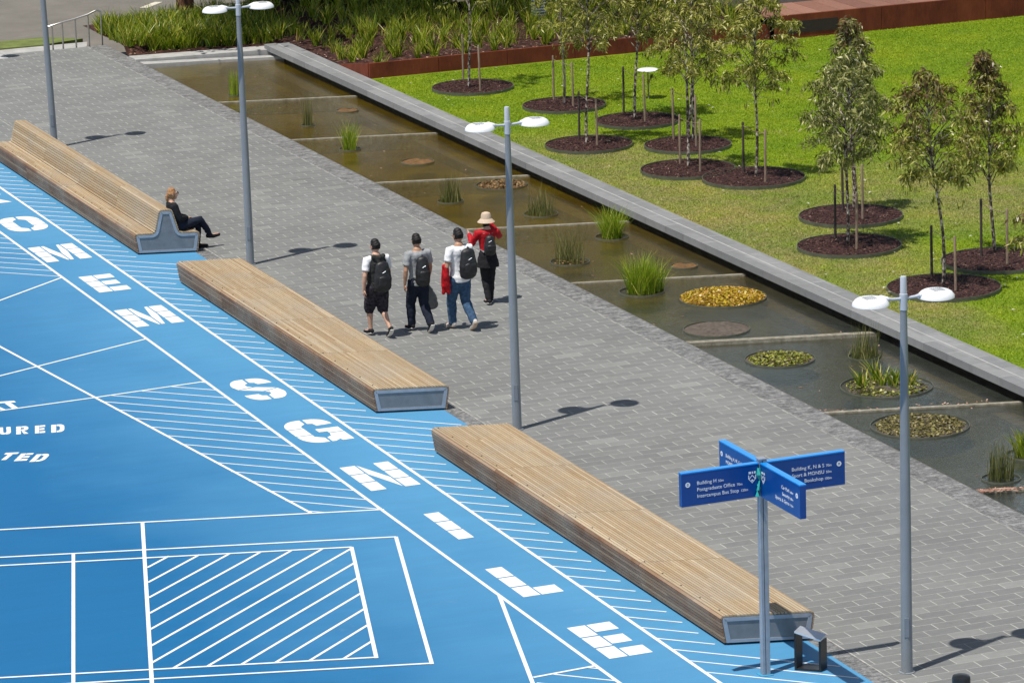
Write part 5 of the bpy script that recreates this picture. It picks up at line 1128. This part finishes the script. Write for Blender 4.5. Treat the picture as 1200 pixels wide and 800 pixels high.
def person(name, loc, rz, label, J, o):
    """J: joints (right/left), o: outfit"""
    t = thing(name, loc, label, 'person', o.get('group'), rz); s = o.get('s', 1.0); t.scale = (s, s, s)
    tor = J.get('torso', STAND_TORSO); gw = o.get('w', 1.0); tor = [(p, (r[0]*gw, r[1]*gw)) for p, r in tor]
    neck0 = Vector(tor[-1][0]); hc = Vector(J['head'])
    body = [([p for p, _ in tor], [r for _, r in tor], 20)]
    body.append(([neck0, hc+Vector((0, -.012, -.06))], [.056, .052], 14)); hcn, T, Xa = head_chains(hc, J.get('look', 0), J.get('tilt', 0)); body += hcn
    for sd in 'RL':
        A = J['arm'+sd]; body.append(([A[0], Vector(A[0]).lerp(Vector(A[1]), .5), A[1], Vector(A[1]).lerp(Vector(A[2]), .35), A[2]], [.052, .046, .040, .041, .026], 14)); body += hand(A[2], A[3], A[4], J.get('curl'+sd, .4))
        Lg = J['leg'+sd]; h, k_, a = Vector(Lg[0]), Vector(Lg[1]), Vector(Lg[2]); toe = Vector(Lg[3])
        body.append(([h, h.lerp(k_, .5), k_, k_.lerp(a, .3), k_.lerp(a, .75), a], [.088, .072, .053, .056, .037, .035], 16))
        fd = (toe-a); body.append(([a+Vector((0, 0, -.02))-fd*.22, a+fd*.35+Vector((0, 0, -.02)), toe], [.032, .033, .026], 12))
    blob('body', body, o['skin'], t, .0075, sm=2)
    # hair
    hr = o['hair']; hch = [([T(0, -.022, -.02), T(0, -.022, .03), T(0, -.014, .078)], [(.080, .086), (.088, .100), (.070, .084)], 18, 1, Xa)]
    if o.get('ponytail'): hch += [([T(0, -.10, .03), T(0, -.135, .0), T(0, -.14, -.08), T(0, -.125, -.14)], [.022, .030, .030, .012], 10)]
    if o.get('hairlen'): hch += [([T(0, -.05, -.01), T(0, -.055, -.09)], [(.074, .055), (.060, .035)], 14, 1, Xa)]
    if hr is not None: 
        hc_ = blob('hair', hch, hr, t, .009, .006, 26, 2)
        # open the face: push hair in front of the brow back into the skull
        Mi = Matrix.Rotation(-J.get('look', 0), 3, 'Z')
        for v in hc_.data.vertices:
            q = Matrix.Rotation(-J.get('tilt', 0), 3, 'X')@(Mi@(v.co-hc))
            lim = .030 if q.z < .045 else .075
            if q.y > lim-.0: v.co -= (T(0, 1, 0)-T(0, 0, 0))*(q.y-lim)
            if q.z < -.045 and not (o.get('hairlen') or o.get('ponytail')): v.co += (hc+Vector((0, -.02, -.02))-v.co)*.45
    # top
    tt = o['top']; st_ = o.get('top_from', .86)
    sec = [(Vector(p)+Vector((0, 0, 0)), (r[0]+.016+o.get('loose', 0), r[1]+.016+o.get('loose', 0))) for p, r in tor if J.get('torso') or p[2] > st_-.02]
    if J.get('torso') is None: sec = [(Vector((0, 0, st_)), (.168*gw+.02+o.get('loose', 0), .128*gw+.016+o.get('loose', 0)))]+sec
    sec[-1] = (sec[-1][0]+Vector((0, 0, -.012)), (sec[-1][1][0]*.92, sec[-1][1][1]*.95))
    ch = [([p for p, _ in sec], [r for _, r in sec], 20, 1, None, .12)]
    for sd in 'RL':
        A = J['arm'+sd]; sh, el, wr = Vector(A[0]), Vector(A[1]), Vector(A[2])
        if o.get('sleeve') == 'long': ch.append(([sh.lerp(Vector((0, sh.y, sh.z)), .45), sh, sh.lerp(el, .5), el, el.lerp(wr, .5), wr.lerp(el, .06)], [.072, .076, .068, .062, .056, .046], 14))
        elif o.get('sleeve') == 'short': ch.append(([sh.lerp(Vector((0, sh.y, sh.z)), .45)+Vector((0, 0, .01)), sh+Vector((0, 0, .004)), sh.lerp(el, .3), sh.lerp(el, .66)], [.070, .075, .072, .070], 14, 1, None, .15))
    blob('top', ch, o['topm'], t, .011, .007, 8, 3)
    if o.get('vest'):
        sec = [(Vector((0, -.0, .84)), (.20, .155)), (Vector((0, -.0, 1.0)), (.180, .142)), (Vector((0, 0, 1.2)), (.183, .142)), (Vector((0, -.005, 1.33)), (.196, .138)), (Vector((0, -.01, 1.42)), (.165, .11)), (Vector((0, -.01, 1.455)), (.10, .085))]
        blob('vest', [([p for p, _ in sec], [r for _, r in sec], 20, 1, None, .12), ([(-.09, -.10, 1.45), (0, -.135, 1.42), (.09, -.10, 1.45)], [.045, .060, .045], 12), ([(0, -.13, 1.44), (0, -.16, 1.33)], [(.10, .035), (.05, .03)], 12)], o['vest'], t, .011, .008, 9, 3)
    # trousers
    ch = []; pm = o['legm']; ll = o.get('leg_to', 1.0); rw = o.get('legw', .018)
    if J.get('torso') is None: ch.append(([(0, 0, .84), (0, -.01, .93), (0, 0, 1.0)], [(.16, .125), (.178, .138), (.158, .118)], 18))
    else: ch.append(([tor[0][0], tor[1][0]], [(tor[0][1][0]+.016, tor[0][1][1]+.014), (tor[1][1][0]+.014, tor[1][1][1]+.012)], 18))
    for sd in 'RL':
        Lg = J['leg'+sd]; h, k_, a = Vector(Lg[0]), Vector(Lg[1]), Vector(Lg[2])
        if ll > 1.0: e = k_.lerp(a, ll-1); ch.append(([h, h.lerp(k_, .5), k_, k_.lerp(e, .4), e.lerp(a, 0)], [.098+rw, .086+rw, .068+rw, .064+rw, .050+rw], 16))
        else: e = h.lerp(k_, ll); ch.append(([h, h.lerp(e, .5), e], [.098+rw, .090+rw, .078+rw], 16))
    blob(o.get('legname', 'trousers'), ch, pm, t, .011, .009, 10, 3)
    if o.get('skirt'):
        blob('tunic', [([(0, 0, .72), (0, 0, .84), (0, 0, 1.0)], [(.225, .185), (.205, .165), (.165, .125)], 20, 1, None, .1)], o['skirt'], t, .012, .010, 9, 3)
    for sd in 'RL':
        Lg = J['leg'+sd]; a, toe = Vector(Lg[2]), Vector(Lg[3]); f = (toe-a); fh = f.normalized(); dn = Vector(Lg[4]) if len(Lg) > 4 else Vector((0, 0, -1))
        s0 = blob('shoe', [([a-fh*.045+dn*.025, a+f*.45+dn*.030, toe+fh*.02+dn*.004], [(.040, .046), (.044, .040), (.038, .028)], 14), ([a+Vector((0, 0, .0)), a+dn*.03-fh*.01], [.044, .044], 12)], o['shoe'], t, .009, 0, 1, 2)
        blob('sole', [([a-fh*.055+dn*.060, a+f*.45+dn*.062, toe+fh*.025+dn*.026], [(.040, .014), (.043, .014), (.038, .012)], 14, 1, Vector((1, 0, 0)))], o['sole'], s0, .007, 0, 1, 1)
    return t
def ARM(sh, el, wr, d, pn): return (sh, el, wr, d, pn)
WALK = dict(head=(0, .035, 1.60), tilt=-.12,
            armR=ARM((.190, -.01, 1.385), (.245, .02, 1.115), (.250, .13, .885), (.02, .25, -1), (-1, 0, 0)), armL=ARM((-.190, -.01, 1.385), (-.255, -.06, 1.12), (-.265, -.02, .875), (0, .15, -1), (1, 0, 0)),
            legR=((.085, 0, .885), (.09, .00, .485), (.095, -.27, .165), (.10, -.165, .045), (0, -.75, -.62)), legL=((-.085, 0, .885), (-.085, .17, .485), (-.085, .155, .095), (-.10, .335, .045)))
def withj(b_, **k_): d = dict(b_); d.update(k_); return d
GP = 'people walking away along the pavers'
def backpack(loc, rz, label, s=1.0, w_=.160, h_=.255, z=1.19, y=-.205, marks=True, trim=C_CHAR):
    t = thing('backpack', loc, label, 'backpack', None, rz); t.scale = (s, s, s)
    b_ = blob('pack_body', [([(0, y, z-h_+.05), (0, y-.01, z-.05), (0, y, z+h_-.07)], [(w_, .095), (w_*1.04, .105), (w_*.78, .075)], 20)], C_PACK, t, .011, .005, 10, 3)
    blob('front_pocket', [([(0, y-.085, z-h_+.09), (0, y-.095, z-.02)], [(w_*.78, .04), (w_*.70, .035)], 16)], C_PACK, b_, .01, .004, 12, 2)
    for s_ in (-1, 1):
        x = s_*.095; path = [(x, y+.07, z-.16), (x*1.35, y+.20, z-.12), (x*1.25, y+.335, z+.05), (x, y+.31, z+.19), (x*.9, y+.215, z+.272), (x*.8, y+.10, z+.20)]
        b = MB(); chain_geo(b, path, [(.026, .007)]*len(path), 8, 1, (1, 0, 0)); b.build('strap', trim, t, True)
    b = MB(); chain_geo(b, [(-.03, y+.02, z+h_-.03), (0, y+.0, z+h_+.03), (.03, y+.02, z+h_-.03)], [.008]*3, 8); b.build('handle', trim, t, True)
    if marks:
        b = MB(); 
        for (x0, z0, x1, z1) in ((-.05, .07, .01, .10),): b.tube([(x0, y-.118, z+z0), (x1, y-.122, z+z1)], .006, 6)
        b.build('zip_pulls', M_GALVF, b_)
    return t
p1 = (0.57, 4.62, 0); person('person', p1, rad(6), 'person in black hooded vest, white sleeves and dark shorts, leftmost walker', withj(WALK, look=.35),
    dict(skin=SKIN2, hair=HAIR_K, top=1, topm=C_WHITE, sleeve='short', vest=C_CHAR, legm=C_CAMO, legname='shorts', leg_to=1.08, legw=.034, shoe=C_BLACK, sole=C_SOLE, group=GP))
backpack(p1, rad(6), 'black backpack with grey zips on the walker in shorts', z=1.13, y=-.235)
p2 = (1.33, 4.60, 0); person('person', p2, rad(4), 'person in grey t-shirt and dark jeans carrying a grey bag', withj(WALK, look=.1),
    dict(skin=SKIN, hair=HAIR_K, top=1, topm=C_GREY, sleeve='short', legm=C_NAVY, leg_to=1.95, shoe=C_BLACK, sole=C_SOLE, group=GP, s=1.01))
backpack(p2, rad(4), 'charcoal backpack on the walker in the grey t-shirt', 1.0, .135, .25, 1.14)
p3 = (2.03, 4.38, 0); person('person', p3, rad(8), 'person in white t-shirt and blue jeans with a red jacket over one arm', withj(WALK, look=.25, armL=ARM((-.190, -.01, 1.385), (-.26, -.04, 1.12), (-.20, .17, 1.08), (.5, .8, 0), (0, 0, 1))),
    dict(skin=SKIN, hair=HAIR_K, top=1, topm=C_WHITE, sleeve='short', legm=C_JEAN, leg_to=1.95, shoe=cloth('white_shoe', (.55, .52, .48)), sole=C_SOLET, group=GP, s=1.045, loose=.006))
backpack(p3, rad(8), 'large black backpack slung to the right on the walker in blue jeans', 1.04, .160, .245, 1.19, -.21).location.x += .05
p4 = (3.19, 6.02, 0); J4 = withj(WALK, look=-.3, tilt=.1, armR=ARM((.180, 0, 1.385), (.285, .12, 1.25), (.13, .22, 1.50), (-.4, .3, .8), (-1, 0, 0)), armL=ARM((-.180, 0, 1.385), (-.275, .07, 1.17), (-.27, .28, 1.30), (-.1, .8, .5), (1, 0, 0)),
    legR=((.08, 0, .885), (.06, .02, .485), (.035, .0, .095), (.06, .18, .045)), legL=((-.08, 0, .885), (-.06, .03, .485), (-.045, -.14, .095), (-.06, .04, .045)))
person('person', p4, rad(-6), 'person in beige hat, red jacket and black leggings with arms raised', J4, dict(skin=SKIN2, hair=HAIR_K, hairlen=1, top=1, topm=C_RED, sleeve='long', legm=C_BLACK, legname='leggings', leg_to=1.95, legw=.004, skirt=C_BLACK, shoe=C_BLACK, sole=C_SOLE, group=GP, s=.95, w=.86, loose=.004))
backpack(p4, rad(-6), 'small black backpack with grey straps on the person in the red jacket', .92, .120, .185, 1.22, -.20, trim=cloth('grey_webbing', (.16, .16, .17)))
hat = thing('bucket_hat', (p4[0], p4[1]-.0, 0), 'beige brimmed hat on the person in the red jacket', 'hat', None, rad(-6)); hat.scale = (.95, .95, .95)
b = MB(); b.lathe([(.108, 1.625), (.10, 1.66), (.096, 1.715), (.078, 1.752), (.04, 1.768), (0, 1.77)], c=(0, .02, 0), n=28); b.build('crown', C_HAT, hat, True)
b = MB(); b.lathe([(.104, 1.648), (.165, 1.585), (.168, 1.580), (.160, 1.580), (.102, 1.636)], c=(0, .02, 0), n=28); b.build('brim', C_HAT, hat, True)
# bag in the hand of the second walker
R4 = Matrix.Rotation(rad(4), 3, 'Z'); hp = Vector(p2)+R4@Vector((.255, .17, .80))
bg = thing('carrier_bag', tuple(hp), 'crumpled grey plastic bag hanging from the hand of the grey t-shirt walker', 'bag')
blob('bag_body', [([(.02, 0, -.42), (.02, 0, -.28), (.01, 0, -.12), (0, 0, -.03)], [(.165, .06), (.145, .075), (.085, .05), (.03, .022)], 18)], M_GRAYBAG, bg, .011, .010, 11, 2)
b = MB(); b.tube([(-.03, 0, -.05), (-.02, 0, .03), (.02, 0, .035), (.03, 0, -.05)], .008, 8); b.build('handles', M_GRAYBAG, bg, True)
# jacket over the arm of the third walker
R8 = Matrix.Rotation(rad(8), 3, 'Z'); jp = Vector(p3)+R8@Vector((-.27, .02, 1.13))
jk = blob('folded_jacket', [([(0, 0, .03), (-.01, -.01, -.12), (.015, -.01, -.30), (.03, -.02, -.42)], [(.055, .10), (.06, .085), (.065, .07), (.04, .05)], 16), ([(.0, .06, .02), (-.03, .05, -.22), (-.04, .03, -.44)], [.045, .045, .03], 12)], C_RED, None, .011, .012, 7, 4)
jk.location = jp; tag(jk, 'red jacket draped over the arm of the walker in blue jeans', 'jacket')
# seated woman on the backrest bench, facing the pond
sx, sy = -0.43, 13.18
sit = dict(torso=[((0, .02, .50), (.155, .12)), ((0, -.01, .565), (.165, .125)), ((0, -.055, .66), (.135, .105)), ((0, -.10, .78), (.145, .105)), ((0, -.14, .90), (.165, .100)), ((0, -.15, .975), (.13, .085)), ((0, -.145, 1.015), (.07, .06))],
           head=(0, -.11, 1.155), look=-.15, tilt=.20,
           armR=ARM((.175, -.14, .945), (.215, -.06, .70), (.06, .14, .67), (-.5, .8, -.1), (0, 0, -1)), armL=ARM((-.175, -.14, .945), (-.215, -.07, .70), (-.06, .15, .66), (.5, .8, -.1), (0, 0, -1)),
           legR=((.085, .0, .52), (.06, .42, .60), (-.02, .62, .26), (-.04, .80, .24), (0, -.2, -1)), legL=((-.085, .0, .51), (-.06, .40, .47), (-.05, .36, .09), (-.06, .54, .045)))
wm = person('person', (sx, sy, 0), rad(-90), 'seated blonde woman in black jacket and dark trousers, legs crossed, on the backrest bench', sit,
            dict(skin=SKIN2, hair=HAIR_B, ponytail=1, top=1, topm=C_BLACK, sleeve='long', legm=C_NAVY, leg_to=1.93, legw=.006, shoe=C_BLACK, sole=C_BLACK, s=.97))
b = MB(); b.tube([(-.05, -.015, 1.185), (0, .0, 1.188), (.05, -.015, 1.185)], .012, 8); b.build('sunglasses', M_DARK, wm, True)
